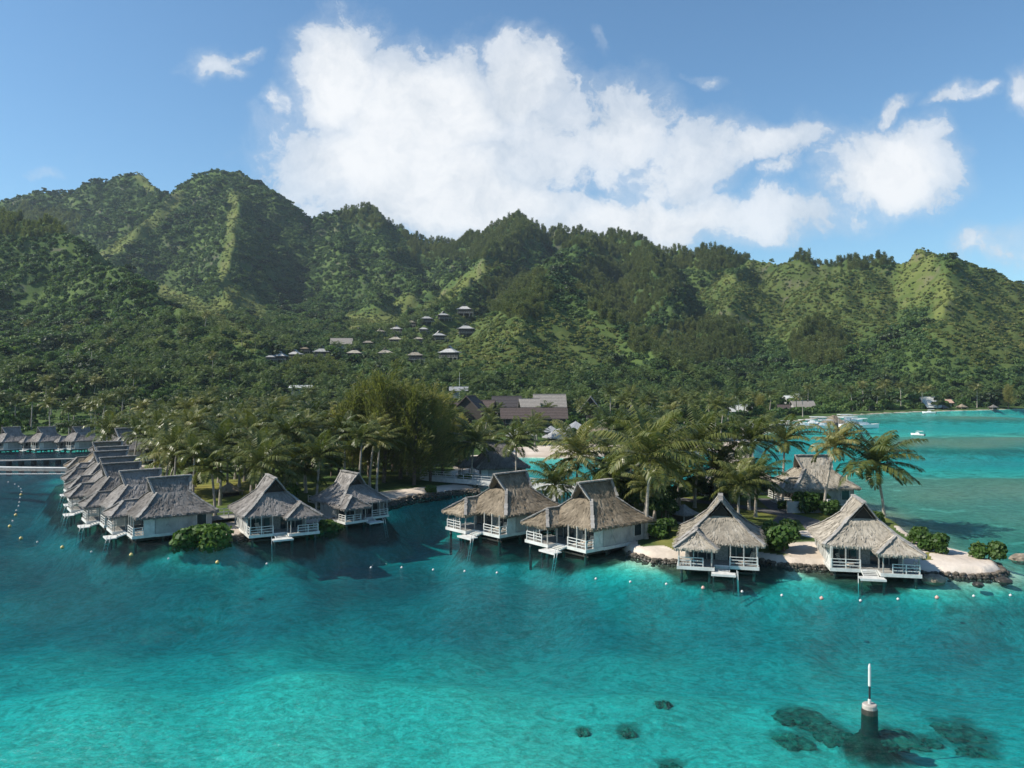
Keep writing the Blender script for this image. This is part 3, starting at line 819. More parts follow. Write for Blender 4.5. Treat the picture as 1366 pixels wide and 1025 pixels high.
def dutch_roof(T, a, b, ze, zg, wg, yg, zr, over=.7, sag=.22, dens=9):
    """Hipped thatch with a steep gablet on top; ridge along y."""
    for s_ in (-1, 1):
        T.patch((s_ * a, -b, ze), (s_ * a, b, ze), (s_ * wg, yg, zg), (s_ * wg, -yg, zg), sag, dens)
        T.patch((s_ * wg, -yg - over * .35, zg - .05), (s_ * wg, yg + over * .35, zg - .05), (0, yg + over, zr), (0, -yg - over, zr), .05, dens, fringe=False)
        T.patch((-a, s_ * b, ze), (a, s_ * b, ze), (wg, s_ * yg, zg), (-wg, s_ * yg, zg), sag, dens)

def flip(b, sx):
    b.V = [(sx * v[0], v[1], v[2]) for v in b.V]; return b

def build_cottage(sx, roof_m, wall_full):
    root = empty('thatched_cottage')
    a, b_, ze, zg, wg, yg, zr = 4.7, 5.0, 3.65, 6.15, 1.45, 2.0, 7.95
    T = Thatch(); dutch_roof(T, a, b_, ze, zg, wg, yg, zr)
    roof = T.build('roof', roof_m, root, sx)
    hips = MB()
    for xs in (-1, 1):
        for ysn in (-1, 1):
            c_ = cap_line([(xs * a * .985, ysn * b_ * .985, ze + .02), (xs * (a + wg) / 2, ysn * (b_ + yg) / 2, (ze + zg) / 2 - .2), (xs * wg, ysn * yg, zg), ]); hips.add(c_.V, c_.F)
            c_ = cap_line([(xs * wg, ysn * (yg + .25), zg), (0, ysn * (yg + .7), zr)], .3, .12); hips.add(c_.V, c_.F)
    c_ = cap_line([(0, -yg - .75, zr), (0, yg + .75, zr)], .5, .16); hips.add(c_.V, c_.F)
    flip(hips, sx).build('ridge_cap', T_cap, roof)
    # porch roof
    xc, hw = -2.65, 2.35; fy = -b_ - 2.1; ze2 = 3.35; zr2 = 4.95; fr = -b_ - .1
    T = Thatch()
    T.patch((xc - hw, fy, ze2), (xc + hw, fy, ze2), (xc + .05, fr, zr2), (xc - .05, fr, zr2), .12)
    T.patch((xc - hw, -b_ + 2.2, ze2 + .15), (xc - hw, fy, ze2), (xc, fr, zr2), (xc, -2.7, zr2), .1)
    T.patch((xc + hw, fy, ze2), (xc + hw, -b_ + 1.0, ze2 + .1), (xc, -2.7, zr2), (xc, fr, zr2), .1)
    pr = T.build('porch_roof', roof_m, root, sx)
    hips = cap_line([(xc - hw, fy, ze2), (xc, fr, zr2), (xc + hw, fy, ze2)], .36, .12); c_ = cap_line([(xc, fr, zr2), (xc, -3.2, zr2)], .36, .12); hips.add(c_.V, c_.F)
    flip(hips, sx).build('ridge_cap', T_cap, pr)
    for ysn in (-1, 1):
        g = MB().add([(-wg + .1, ysn * (yg - .25), zg - .15), (wg - .1, ysn * (yg - .25), zg - .15), (0, ysn * (yg - .25), zr - .15)], [(0, 1, 2)])
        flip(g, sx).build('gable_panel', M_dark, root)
    # rooms
    w_ = MB(); w_.box(-3.9, 3.9, -2.6, 4.3, 1.3, 4.1)
    for x in np.arange(-3.9, 3.95, 1.56): w_.box(x - .04, x + .04, 4.3, 4.34, 1.3, 4.1)
    for y in np.arange(-2.55, 4.35, 1.37):
        for s_ in (-1, 1): w_.box(s_ * 3.9 - .03, s_ * 3.9 + .03, y - .04, y + .04, 1.3, 4.1)
    for s_ in (-1, 1):   # cross braces of the side panels
        for y in (-1.14, 1.6): w_.bar((s_ * 3.93, y - .6, 1.5), (s_ * 3.93, y + .6, 3.7), .05, .05); w_.bar((s_ * 3.934, y - .6, 3.7), (s_ * 3.934, y + .6, 1.5), .05, .05)
    wall = flip(w_, sx).build('wall', M_wall, root)
    for x0, x1 in ((-.55, .75), (-3.9, -3.5), (3.5, 3.9)):
        f = MB().box(x0, x1, -2.68, -2.603, 1.3, 3.9)
        for x in np.arange(x0 + .05, x1 - .05, .12): f.box(x, x + .05, -2.70, -2.678, 1.31, 3.89)
        flip(f, sx).build('bamboo_screen', M_bamboo, root)
    bm = MB()      # floor beams under the house
    for x in (-3.5, 0, 3.5): bm.box(x - .12, x + .12, -5.2, 4.35, .62, .98)
    for y in (-4.9, -1.6, 1.2, 4.0): bm.box(-3.9, 3.9, y - .1, y + .1, .40, .617)
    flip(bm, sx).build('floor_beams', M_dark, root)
    for x0, x1 in ((-3.5, -.55), (.75, 3.5)):
        d = flip(MB().box(x0, x1, -2.65, -2.604, 1.32, 3.7), sx).build('glass_door', M_glass, root)
        q = MB(); n_ = 3
        for i in range(n_ + 1):
            x = x0 + (x1 - x0) * i / n_; q.box(max(x0, x - .04), min(x1, x + .04), -2.69, -2.652, 1.32, 3.7)
        q.box(x0, x1, -2.69, -2.652, 3.7, 3.78)
        flip(q, sx).build('door_frame', M_bamboo, d)
    for s_ in (-1, 1):
        d = flip(MB().box(min(s_ * 3.96, s_ * 3.905), max(s_ * 3.96, s_ * 3.905), 2.45, 3.6, 1.9, 3.4), sx).build('window', M_glass, root)
        q = MB(); q.box(s_ * 3.94 - .04, s_ * 3.94 + .04, 2.37, 2.448, 1.82, 3.48); q.box(s_ * 3.94 - .04, s_ * 3.94 + .04, 3.602, 3.68, 1.82, 3.48); q.box(s_ * 3.94 - .04, s_ * 3.94 + .04, 2.448, 3.602, 3.402, 3.48)
        flip(q, sx).build('window_frame', M_white, d)
    # deck
    dk = MB()
    for i in range(18):
        y = -5.3 + i * .15; dk.box(-4.3, 3.95, y, y + .14, 1.22, 1.3)
    for i in range(9):
        y = -6.7 + i * .155; dk.box(-4.6, -.75, y, y + .145, 1.22, 1.3)
    dk.box(-4.0, 4.0, -2.6, 4.4, 1.0, 1.295)
    dk.box(-4.25, 3.9, -5.25, -2.62, 1.08, 1.218); dk.box(-4.55, -.8, -6.65, -5.27, 1.08, 1.218)
    deck = flip(dk, sx).build('deck', M_wood, root)
    fa = MB(); fa.box(-.746, 3.95, -5.38, -5.303, .98, 1.34); fa.box(3.953, 4.02, -5.38, -2.6, .98, 1.34); fa.box(-4.6, -.75, -6.78, -6.703, .98, 1.34); fa.box(-4.68, -4.603, -6.78, -2.6, .98, 1.34); fa.box(-.747, -.68, -6.78, -5.383, .98, 1.34); fa.box(4.003, 4.06, -2.597, 4.4, .95, 1.31); fa.box(-4.06, -4.003, -2.597, 4.4, .95, 1.31)
    flip(fa, sx).build('fascia', M_white, deck)
    def rail(p, q):
        b = MB(); p = Vector(p); q = Vector(q); n = max(1, round((q - p).length / 1.25))
        for i in range(n + 1):
            v = p.lerp(q, i / n); b.box(v.x - .05, v.x + .05, v.y - .05, v.y + .05, 1.302, 2.32)
        for z in (1.62, 1.95, 2.28): b.bar(p + Vector((0, 0, z)), q + Vector((0, 0, z)), .055, .075)
        flip(b, sx).build('railing', M_white, root)
    rail((.95, -5.22, 0), (3.85, -5.22, 0)); rail((3.86, -5.1, 0), (3.86, -4.1, 0)); rail((-4.5, -6.6, 0), (-1.9, -6.6, 0)); rail((-4.52, -6.5, 0), (-4.52, -4.6, 0))
    pw = MB(); y0 = -5.1 if wall_full else -4.0
    pw.box(3.9 - .06, 3.9 + .05, y0, -2.72, 1.302, 3.55); pw.bar((3.97, y0 + .1, 1.4), (3.97, -2.8, 3.4), .05, .05); pw.bar((3.974, y0 + .1, 3.4), (3.974, -2.8, 1.4), .05, .05)
    flip(pw, sx).build('privacy_wall', M_white, root)
    for x, y, zt in ((3.75, -5.15, 3.5), (1.0, -5.15, 3.5), (2.4, -5.15, 3.5), (-4.45, -6.5, 3.3), (-2.9, -6.5, 3.3), (-1.0, -6.5, 3.3), (-.9, -5.15, 3.6)):
        flip(MB().box(x - .06, x + .06, y - .06, y + .06, 1.3, zt + .15), sx).build('post', M_wood, root)
    st = MB()
    for i in range(4): st.box(-.5, .85, -5.62 - i * .33, -5.36 - i * .33, 1.15 - i * .09, 1.20 - i * .09)
    for x in (-.55, .9): st.bar((x, -5.35, 1.2), (x, -6.6, .86), .06, .16)
    flip(st, sx).build('steps', M_white, root)
    pl = MB(); pl.box(-1.0, 1.5, -7.75, -6.62, .80, .90); pl.box(-1.03, 1.53, -7.80, -7.753, .70, .92)
    swp = flip(pl, sx).build('swim_platform', M_white, root)
    for x, y in ((-.8, -7.5), (1.3, -7.5)): flip(MB().box(x - .07, x + .07, y - .07, y + .07, -1.2, .798), sx).build('pile', M_stilt, swp)
    la = MB()
    for o in (0, .45): la.bar((1.62 + o * .2, -7.3 - o, 1.35), (1.75 + o * .2, -8.1 - o, -1.6), .06)
    for t in (.35, .5, .65, .8): la.bar((1.62 + .13 * t, -7.3 - .8 * t, 1.35 - 2.95 * t), (1.71 + .13 * t, -7.75 - .8 * t, 1.35 - 2.95 * t), .05)
    flip(la, sx).build('swim_ladder', M_white, root)
    for x in (-3.5, 0, 3.5):
        for y in (-4.9, -1.6, 1.2, 4.0):
            flip(MB().tube([(x, y, -2.2), (x, y, .4), (x, y, 1.0)], [.2, .17, .17], 8), sx).build('stilt', M_stilt, root)
    for x in (-4.2, -1.2): flip(MB().tube([(x, -6.3, -2.2), (x, -6.3, 1.08)], [.17, .15], 8), sx).build('stilt', M_stilt, root)
    return root

COTTAGES = {}
EXCL = []
def cottage(cx_, cy_, front, sx, rm, label, group=None, z=0.0, wall_full=False, ex=6.5, scale=1.0):
    key = (sx, wall_full)
    if key not in COTTAGES:
        o = COTTAGES[key] = build_cottage(sx, rm, wall_full); used = [o]
    else: o = copy_tree(COTTAGES[key])
    for ch in o.children:
        if ch.name.startswith(('roof', 'porch_roof')):
            ch.material_slots[0].link = 'OBJECT'; ch.material_slots[0].material = rm
    o.location = (cx_, cy_, z - .45); o.rotation_euler = (0, 0, math.atan2(front[0], -front[1])); o.scale = (scale,) * 3
    tag(o, label, 'cottage', group)
    EXCL.append((cx_, cy_, ex)); EXCL.append((cx_ + front[0] * 5, cy_ + front[1] * 5, 4.5))
    return o

G_over = 'thatched cottages on stilts over the lagoon'
c_e = cottage(36.3, 82.6, (-.2, -.98), -1, T_pale, 'pale thatched cottage, porch on its right, nearest to the sandy islet tip', G_over, wall_full=True, scale=.93)
c_d = cottage(22.3, 84.3, (-.25, -.97), 1, T_pale, 'sandy tan thatched cottage, small hip porch on its left, one pale deck chair', G_over, scale=.92)
c_c = cottage(9.7, 92.3, (-.78, -.63), 1, T_tan, 'tan thatched cottage with two deck chairs, beside the tall lone palm on the shore', G_over)
c_b = cottage(-.2, 100.3, (-.74, -.67), 1, T_tan, 'tan thatched cottage standing in open water before the white footbridge', G_over)
c_a2 = cottage(-22.6, 110.0, (.66, -.75), 1, T_grey, 'grey brown thatched cottage in the shade of the tall ironwood grove', G_over, ex=7, scale=.86)
c_a = cottage(-30.6, 100.2, (.50, -.87), -1, T_grey, 'grey thatched cottage with white railing behind the round bush at the water', G_over, scale=.94)
ROW = [(-43.2, 99.5), (-50.1, 106.4), (-56.8, 114.8), (-61.5, 123.2), (-67.6, 132.9), (-71.3, 140.8), (-77.4, 151.0)]
names = ['grey thatched cottage at the near end of the left row, long pale side wall', 'grey thatched cottage, second from the near end of the left row', 'grey thatched cottage third from the near end of the left row', 'grey thatched cottage in the middle of the left row of seven', 'grey thatched cottage fifth from the near end of the left row', 'grey thatched cottage next to last at the far end of the left row', 'tan topped thatched cottage at the far end of the left row']
for i, (x, y) in enumerate(ROW):
    cottage(x, y, (-.80, -.60), 1, T_tan if i == 6 else T_grey, names[i], G_over, scale=.95)
FAR = [(-40, 'cottage cut by the photo edge across the left bay'), (15, 'leftmost wholly seen grey cottage across the left bay'), (62, 'middle grey cottage across the left bay, beyond the white breakwater'), (108, 'grey cottage across the left bay, nearest to the near row'), (165, 'grey thatched cottage across the left bay half hidden by palms')]
for i, (px, lb) in enumerate(FAR):
    cottage(wx(px, 208 + 1.2 * i), 208 + 1.2 * i, (-.55, -.83), 1, T_grey, lb, G_over, scale=.82)
cottage(wx(664, 147), 147, (-.97, -.25), 1, T_grey, 'large grey thatched cottage at the far end of the white footbridge', G_over, ex=7)
cottage(45.2, 118.5, (-1, -.08), -1, T_pale, 'pale thatched cottage behind the two big palms on the islet', 'thatched cottages on land', z=.35, ex=8)
cottage(36.0, 127.0, (-1, -.08), -1, T_pale, 'pale thatched cottage mostly hidden by palms behind the islet drive', 'thatched cottages on land', z=.2, ex=7)
cottage(wx(374, 166), 168, (-.6, -.8), 1, T_grey, 'grey thatched cottage standing inside the palm grove', 'thatched cottages on land', z=.8, ex=8)
cottage(wx(172, 172), 172, (-.8, -.6), 1, T_grey, 'grey thatched cottage showing between palms behind the left row', 'thatched cottages on land', z=.8, ex=8)

# deck chairs
def build_chair():
    t = empty('deck_chair')
    s_ = MB()
    for i in range(8): s_.box(-.3, .3, -.95 + i * .16, -.95 + i * .16 + .13, .32, .36)
    s_.box(-.32, -.27, -.95, .33, .27, .318); s_.box(.27, .32, -.95, .33, .27, .318)
    s_.build('seat', M_canvas, t)
    b = MB()
    for i in range(6): b.bar((-.3, .36 + i * .075, .40 + i * .14), (.3, .36 + i * .075, .40 + i * .14), .04, .12)
    b.build('backrest', M_canvas, t)
    for x in (-.27, .27):
        for y in (-.8, .28): MB().box(x - .03, x + .03, y - .03, y + .03, 0, .268).build('leg', M_white, t)
    return t
CH0 = build_chair(); first = [True]
def chair(c, lx, ly, rz, label):
    k_ = c.scale[0]; lx *= k_; ly *= k_
    o = CH0 if first[0] else copy_tree(CH0); first[0] = False
    rot = c.rotation_euler[2]; cs, sn = math.cos(rot), math.sin(rot)
    o.location = (c.location.x + cs * lx - sn * ly, c.location.y + sn * lx + cs * ly, c.location.z + 1.303 * k_); o.rotation_euler = (0, 0, rot + rz)
    tag(o, label, 'deck chair', 'deck chairs on the cottage decks')
chair(c_d, 2.9, -4.0, -.9, 'pale deck chair on the deck of the sandy tan cottage')
chair(c_c, 1.9, -4.1, .1, 'deck chair nearer the steps on the tan cottage beside the lone palm'); chair(c_c, 3.0, -4.0, .1, 'deck chair at the railing corner of the tan cottage beside the lone palm')
chair(c_b, 1.7, -4.0, .1, 'deck chair nearer the steps on the cottage before the footbridge'); chair(c_b, 2.9, -4.0, .1, 'deck chair at the railing corner of the cottage before the footbridge')
chair(c_e, -2.4, -4.2, .9, 'deck chair behind the railing of the last cottage toward the islet tip')
chair(c_a, -2.3, -4.3, .5, 'deck chair on the deck of the cottage behind the round bush')

# ------------------------------------------------------------------ villas on the hillside
def build_villa(gable=False):
    t = empty('hillside_villa')
    T = Thatch(); dutch_roof(T, 5.2, 4.6, 2.6, 4.6, 1.5, 1.4, 6.2, .5, .25, 2.0)
    T.build('roof', T_grey, t)
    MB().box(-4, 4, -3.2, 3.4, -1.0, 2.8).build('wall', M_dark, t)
    d = MB(); d.box(-4.2, 6.4, -5.2, -3.2, -.3, -.05); d.build('deck', M_wood, t)
    r_ = MB()
    for z in (.45, .9): r_.bar((-4.2, -5.15, z), (6.4, -5.15, z), .07)
    for x in np.arange(-4.2, 6.5, 1.5): r_.box(x - .05, x + .05, -5.2, -5.1, -.05, .9)
    r_.build('railing', M_wood, t)
    for x in (-3.8, 0, 3.8, 6.1): MB().box(x - .12, x + .12, -5.1, -4.86, -2.6, -.3).build('stilt', M_wood, t)
    return t
VIL = build_villa(); vf = [True]
VILLAS = [(361, 471, 14, 0, 'leftmost grey villa of the lowest hillside row'), (374, 472, 20, 0, 'second villa from the left of the lowest hillside row'), (394, 470, 19, 0, 'third villa from the left of the lowest hillside row'), (430, 469, 24, 0, 'fourth villa from the left of the lowest hillside row'), (473, 470, 22, 1, 'fifth villa from the left of the lowest hillside row'),
  (514, 471, 24, 1, 'sixth villa from the left of the lowest hillside row'), (554, 474, 24, 1, 'seventh villa from the left of the lowest hillside row'), (600, 471, 27, 0, 'rightmost grey villa of the lowest hillside row'), (407, 461, 13, 2, 'small brownish villa above the lowest row on the hillside'), (491, 455, 16, 1, 'pale roofed villa just right of the long gabled hillside lodge'),
  (507, 440, 14, 1, 'leftmost villa of the middle hillside rows'), (529, 438, 17, 0, 'second villa from the left in the upper middle hillside row'), (565, 437, 14, 0, 'dark villa in the centre of the upper middle hillside row'), (621, 440, 24, 0, 'rightmost villa of the upper middle hillside row below the topmost one'), (528, 452, 19, 1, 'leftmost villa of the lower middle hillside row'),
  (558, 450, 15, 1, 'centre villa of the lower middle hillside row'), (585, 447, 19, 0, 'rightmost villa of the lower middle hillside row'), (548, 429, 15, 1, 'lowest of the four villas climbing the hill spur'), (569, 424, 17, 0, 'second lowest of the four villas climbing the hill spur'), (591, 420, 17, 0, 'third of the four villas climbing the hill spur'), (620, 414, 22, 0, 'topmost villa on the hill spur')]
VPOS = []
for px, py, wd, tone, lb in VILLAS:
    x, Y, g = raygnd(px, py + 2, 380, 900, 4.6)
    o = VIL if vf[0] else copy_tree(VIL); vf[0] = False
    s_ = wd * Y / F / 11.0 * 1.0
    o.location = (x, Y, g + 1.6 + 2.0 * (s_ - .6)); o.scale = (s_,) * 3; o.rotation_euler = (0, 0, random.uniform(-.35, .35))
    tag(o, lb, 'villa', 'thatched villas on the hillside'); VPOS.append((x, Y, s_ * 6.5, o.location.z + .3))
    for ch in o.children:
        if ch.name.startswith('roof'): ch.material_slots[0].link = 'OBJECT'; ch.material_slots[0].material = (T_silver, T_pale, T_tan)[tone]

# ------------------------------------------------------------------ larger buildings
def gabled(name, label, cat, x, y, z, L, Wd, hw, hr, rz, rm, wm=None, group=None, over=.9, front_gable=None, opening=True, smallparts=True, dorm=0):
    """Hall with a pitched roof: ridge along local x."""
    t = empty(name, (x, y, z), rz); tag(t, label, cat, group)
    wm = wm or M_dark
    b = MB(); l2, w2 = L / 2, Wd / 2
    b.box(-l2, l2, -w2, w2, -1.5, hw)
    b.add([(-l2, -w2, hw), (-l2, w2, hw), (-l2, 0, hr - .25)], [(0, 1, 2)]); b.add([(l2, -w2, hw), (l2, w2, hw), (l2, 0, hr - .25)], [(0, 1, 2)])
    b.build('wall', wm, t)
    r_ = MB(); o = over; th = .3; sl = (hr - hw) / w2
    for s_ in (-1, 1):
        e = [(-l2 - o, s_ * (w2 + o), hw - sl * o), (l2 + o, s_ * (w2 + o), hw - sl * o), (l2 + o * 1.2, s_ * .01, hr), (-l2 - o * 1.2, s_ * .01, hr)]
        e2 = [(p[0], p[1], p[2] + th) for p in e]
        r_.add(e + e2, [(0, 1, 2, 3), (4, 5, 6, 7), (0, 1, 5, 4), (1, 2, 6, 5), (3, 0, 4, 7)])
        if smallparts:
            nrow = int(math.hypot(w2 + o, hr - hw) / .8)
            for i in range(1, nrow):     # courses of the roofing
                f_ = i / nrow; yy0 = s_ * (w2 + o) * (1 - f_); zz = (hw - sl * o) + (hr - hw + sl * o) * f_ + th
                r_.box(-l2 - o, l2 + o, yy0 - .12, yy0 + .12, zz - .06, zz + .045)
    rf = r_.build('roof', rm, t)
    MB().box(-l2 - o * 1.2, l2 + o * 1.2, -.25, .25, hr + th - .06, hr + th + .12).build('ridge_cap', rm, rf)
    if opening:
        n = max(1, int(L / 3.2))
        for i in range(n):
            xx = -l2 + L * (i + .5) / n
            w_ = MB().box(xx - .9, xx + .9, -w2 - .06, -w2 - .01, .9, min(hw - .3, 2.5)).build('window', M_glass, t)
            q = MB(); q.box(xx - 1.0, xx - .902, -w2 - .09, -w2 - .012, .8, min(hw - .3, 2.5)); q.box(xx + .902, xx + 1.0, -w2 - .09, -w2 - .012, .8, min(hw - .3, 2.5)); q.box(xx - .9, xx + .9, -w2 - .09, -w2 - .012, .8, .898)
            q.build('window_frame', M_wood, w_)
    EXCL.append((x, y, max(L, Wd) * .5 + 1))
    return t
def hall_at(px, py_top, Y, wpx, hr, *a, **kw):
    x = wx(px, Y); zt = wz(py_top, Y); return x, Y, zt - hr, wpx / F * Y

def hall(name, label, cat, px, py_top, Y, wpx, Wd, hw, hr, rz, rm, **kw):
    x = wx(px, Y); z = wz(py_top, Y) - hr - .3
    return gabled(name, label, cat, x, Y, z, wpx / F * Y - 1.6, Wd, hw, hr, rz, rm, **kw)

GH = 'resort halls behind the beach'
hall('resort_hall', 'big pale grey pitched roof hall, tallest of the resort buildings', 'hall', 733, 526, 312, 42, 12, 4.0, 9.5, .05, M_greyroof, group=GH)
hall('resort_hall', 'small pale grey roof wing joined to the left end of the tall hall', 'hall', 706, 532, 306, 26, 9, 3.2, 6.0, .1, M_greyroof, group=GH)
hall('resort_hall', 'long low brown roof hall in front of the pale tall hall', 'hall', 712, 544, 282, 88, 9, 3.0, 6.0, .02, M_brownroof, group=GH)
hall('resort_hall', 'near black roof hall behind the long low brown roof', 'hall', 676, 528.5, 318, 38, 12, 3.5, 9.0, -.06, M_darkroof, group=GH)
hall('resort_hall', 'brown gable ended hall facing the water with a dark open gable', 'hall', 628, 528, 292, 26, 12, 3.5, 9.0, 1.15, M_brownroof, group=GH)
hall('resort_hall', 'low brown roof wing right of the dark open gable', 'hall', 648, 534, 296, 24, 9, 3.2, 6.8, -.2, M_brownroof, group=GH)
hall('resort_hall', 'reddish brown roof wing left of the dark open gable', 'hall', 606, 536, 294, 24, 10, 3.2, 7.0, .1, M_brownroof, group=GH)
hall('resort_hall', 'grey brown steep roof hall at the left end of the resort, by the ironwoods', 'hall', 588, 531, 298, 20, 10, 3.2, 8.5, 1.0, M_greyroof, group=GH)
hall('resort_hall', 'small pale steep gable roof poking up between palms right of the tall hall', 'hall', 788, 529, 320, 14, 8, 3.0, 8.0, 1.4, M_greyroof, group=GH)
hall('resort_hall', 'low dark roof under the flat crowned tree right of the resort', 'hall', 850, 545, 300, 46, 9, 3, 6, 0, M_brownroof, group=GH)
x, Y, g = raygnd(456, 457, 380, 900, 5)
gabled('hillside_lodge', 'long grey gabled lodge with a blue fronted dormer on the hillside', 'lodge', x, Y, g + 1.5, 15, 8, 2.6, 6.5, .05, M_greyroof, M_bamboo)
VPOS.append((x, Y, 7.5, g + 2.5))
x, Y, g = raygnd(402, 519, 250, 600, 5)
gabled('white_roofed_shed', 'low flat bright white roof among dark trees below the hillside villas', 'shed', x, Y, g + 3.0, 9.0, 5, 2.6, 3.4, .05, M_white, M_wall)
x, Y, g = raygnd(612, 522, 300, 600, 5)
gabled('white_roofed_shed', 'two tier pale roof behind the resort halls, by the tall mast', 'shed', x, Y, g + 3.0, 8.0, 5, 2.6, 4.0, .05, M_metalroof, M_wall)

# open beach huts with peaked roofs
def build_hut(rm, r=3.6, h=2.4, hr=5.0, thatched=True):
    t = empty('beach_hut')
    if thatched:
        T = Thatch()
        cs = [(-r, -r, h), (r, -r, h), (r, r, h), (-r, r, h)]
        for i in range(4):
            p, q = cs[i], cs[(i + 1) % 4]
            T.patch(p, q, (q[0] * .06, q[1] * .06, hr), (p[0] * .06, p[1] * .06, hr), .3, 6)
        T.build('roof', rm, t)
    else:
        b = MB(); n = 4
        cs = [(-r, -r, h), (r, -r, h), (r, r, h), (-r, r, h)]
        for i in range(4):
            p, q = cs[i], cs[(i + 1) % 4]
            b.add([p, q, (0, 0, hr)], [(0, 1, 2)]); b.add([p, q, (q[0], q[1], h - .25), (p[0], p[1], h - .25)], [(0, 1, 2, 3)])
            for j in range(1, 8):
                f_ = j / 8; u = [p[k_] + (q[k_] - p[k_]) * f_ for k_ in range(3)]; lim = 1 - abs(2 * f_ - 1)
                v = [u[0] * (1 - lim), u[1] * (1 - lim), h + (hr - h) * lim]
                b.bar((u[0], u[1], h + .03), (v[0], v[1], v[2] + .03), .1, .08)
        b.build('roof', rm, t)
    MB().box(-r * .7, r * .7, -r * .6, r * .7, 0, h - .1).build('wall', M_dark, t)
    for sx_ in (-1, 1):
        for sy in (-1, 1): MB().box(sx_ * r * .88 - .1, sx_ * r * .88 + .1, sy * r * .88 - .1, sy * r * .88 + .1, -.6, h).build('post', M_wood, t)
    MB().box(-r * .95, r * .95, -r * .95, r * .95, -.4, .0).build('deck', M_wood, t)
    return t
hutp = {'m': None, 't': None}
def hut(px, py_top, Y, r, label, thatched, rm):
    key = 't' if thatched else 'm'
    if hutp[key] is None: hutp[key] = o = build_hut(rm, thatched=thatched)
    else: o = copy_tree(hutp[key])
    s_ = r / 3.6; x = wx(px, Y)
    o.location = (x, Y, wz(py_top, Y) - 5.0 * s_); o.scale = (s_,) * 3; o.rotation_euler = (0, 0, random.uniform(-.3, .3) + .4)
    for ch in o.children:
        if ch.name.startswith('roof'): ch.material_slots[0].link = 'OBJECT'; ch.material_slots[0].material = rm
    tag(o, label, 'hut', 'small huts along the beaches'); EXCL.append((x, Y, r + .8))
hut(695, 569, 226, 3.6, 'pale peaked hut roof on the sand, left of the two close huts', False, M_metalroof)
hut(747, 571, 228, 3.7, 'pale peaked hut nearest the beach, right of two close together', False, M_metalroof)
hut(735, 568, 236, 2.4, 'little peaked hut tucked behind the pale beach hut', False, M_metalroof)
hut(768, 562, 242, 3.6, 'pale peaked hut behind palms above the beach', False, M_metalroof)
hut(807, 563, 232, 4.0, 'tan thatched hut among shrubs behind the beach', True, T_tan)
hut(978, 573, 235, 1.9, 'small thatched sunshade hut on the beach by the turquoise channel', True, T_tan)
hut(1000, 561, 262, 4.6, 'grey thatched boat house roof behind the palms near the jetty', True, T_grey)
hut(306, 644, 123, 1.7, 'small brown thatched kiosk on the lawn by the left cottages', True, T_tan)
hut(912, 673, 100, 1.5, 'small thatched garden hut in shade between the lone palm and sandy cottage', True, T_grey)
hut(1112, 554, 318, 5.2, 'broad tan thatched shelter on the boat jetty', True, T_tan)
hut(1258, 540, 440, 2.2, 'small thatched sunshade on the far shore beside the big white roof', True, T_grey)
hut(1283, 539, 445, 2.4, 'small thatched sunshade on the far shore, second from the big white roof', True, T_tan)
hut(1325, 540, 448, 2.0, 'small thatched sunshade on the far shore near the big brown tree', True, T_grey)
GV = 'village houses on the far shore'
hall('village_house', 'bright white two roofed house with blue trim behind the jetty', 'house', 982, 541, 345, 28, 8, 3.0, 5.0, .2, M_white, wm=M_wall, group=GV)
hall('village_house', 'blue trimmed white roof just right of the bright white house', 'house', 996, 540, 352, 20, 7, 3.0, 5.0, -.1, M_metalroof, wm=M_blue, group=GV)
hall('village_house', 'tan roofed long house above the jetty shore', 'house', 1070, 535, 400, 30, 8, 2.8, 6.0, .05, M_greyroof, wm=M_wall, group=GV)
hall('village_house', 'brown roofed low house at the waterside left of the tan roofed house', 'house', 1040, 540, 392, 26, 7, 2.6, 4.5, 0, M_brownroof, wm=M_peach, group=GV)
hall('village_house', 'peach walled house with white roof among tall palms', 'house', 1066, 525, 430, 10, 6, 3.2, 4.6, 0, M_white, wm=M_peach, group=GV)
hall('village_house', 'little white roof beside the peach walled house', 'house', 1051, 528, 428, 9, 6, 2.6, 3.6, 0, M_white, wm=M_wall, group=GV)
hall('village_house', 'low white roofed house behind the long hedge on the far shore', 'house', 1198, 532, 450, 12, 6, 2.6, 3.8, 0, M_metalroof, wm=M_wall, group=GV)
hall('village_house', 'rust roofed house just behind the big white roof', 'house', 1228, 531, 462, 14, 6, 2.6, 4.4, 0, M_peach, wm=M_wall, group=GV)
hall('village_house', 'big white peaked roof hall at the far water edge', 'house', 1236, 529.5, 446, 22, 14, 2.6, 7.6, .1, M_white, wm=M_dark, group=GV)
hall('village_house', 'rust red roof right of the big white roof on the far shore', 'house', 1262, 533, 462, 12, 6, 2.4, 3.8, 0, M_peach, wm=M_wall, group=GV)

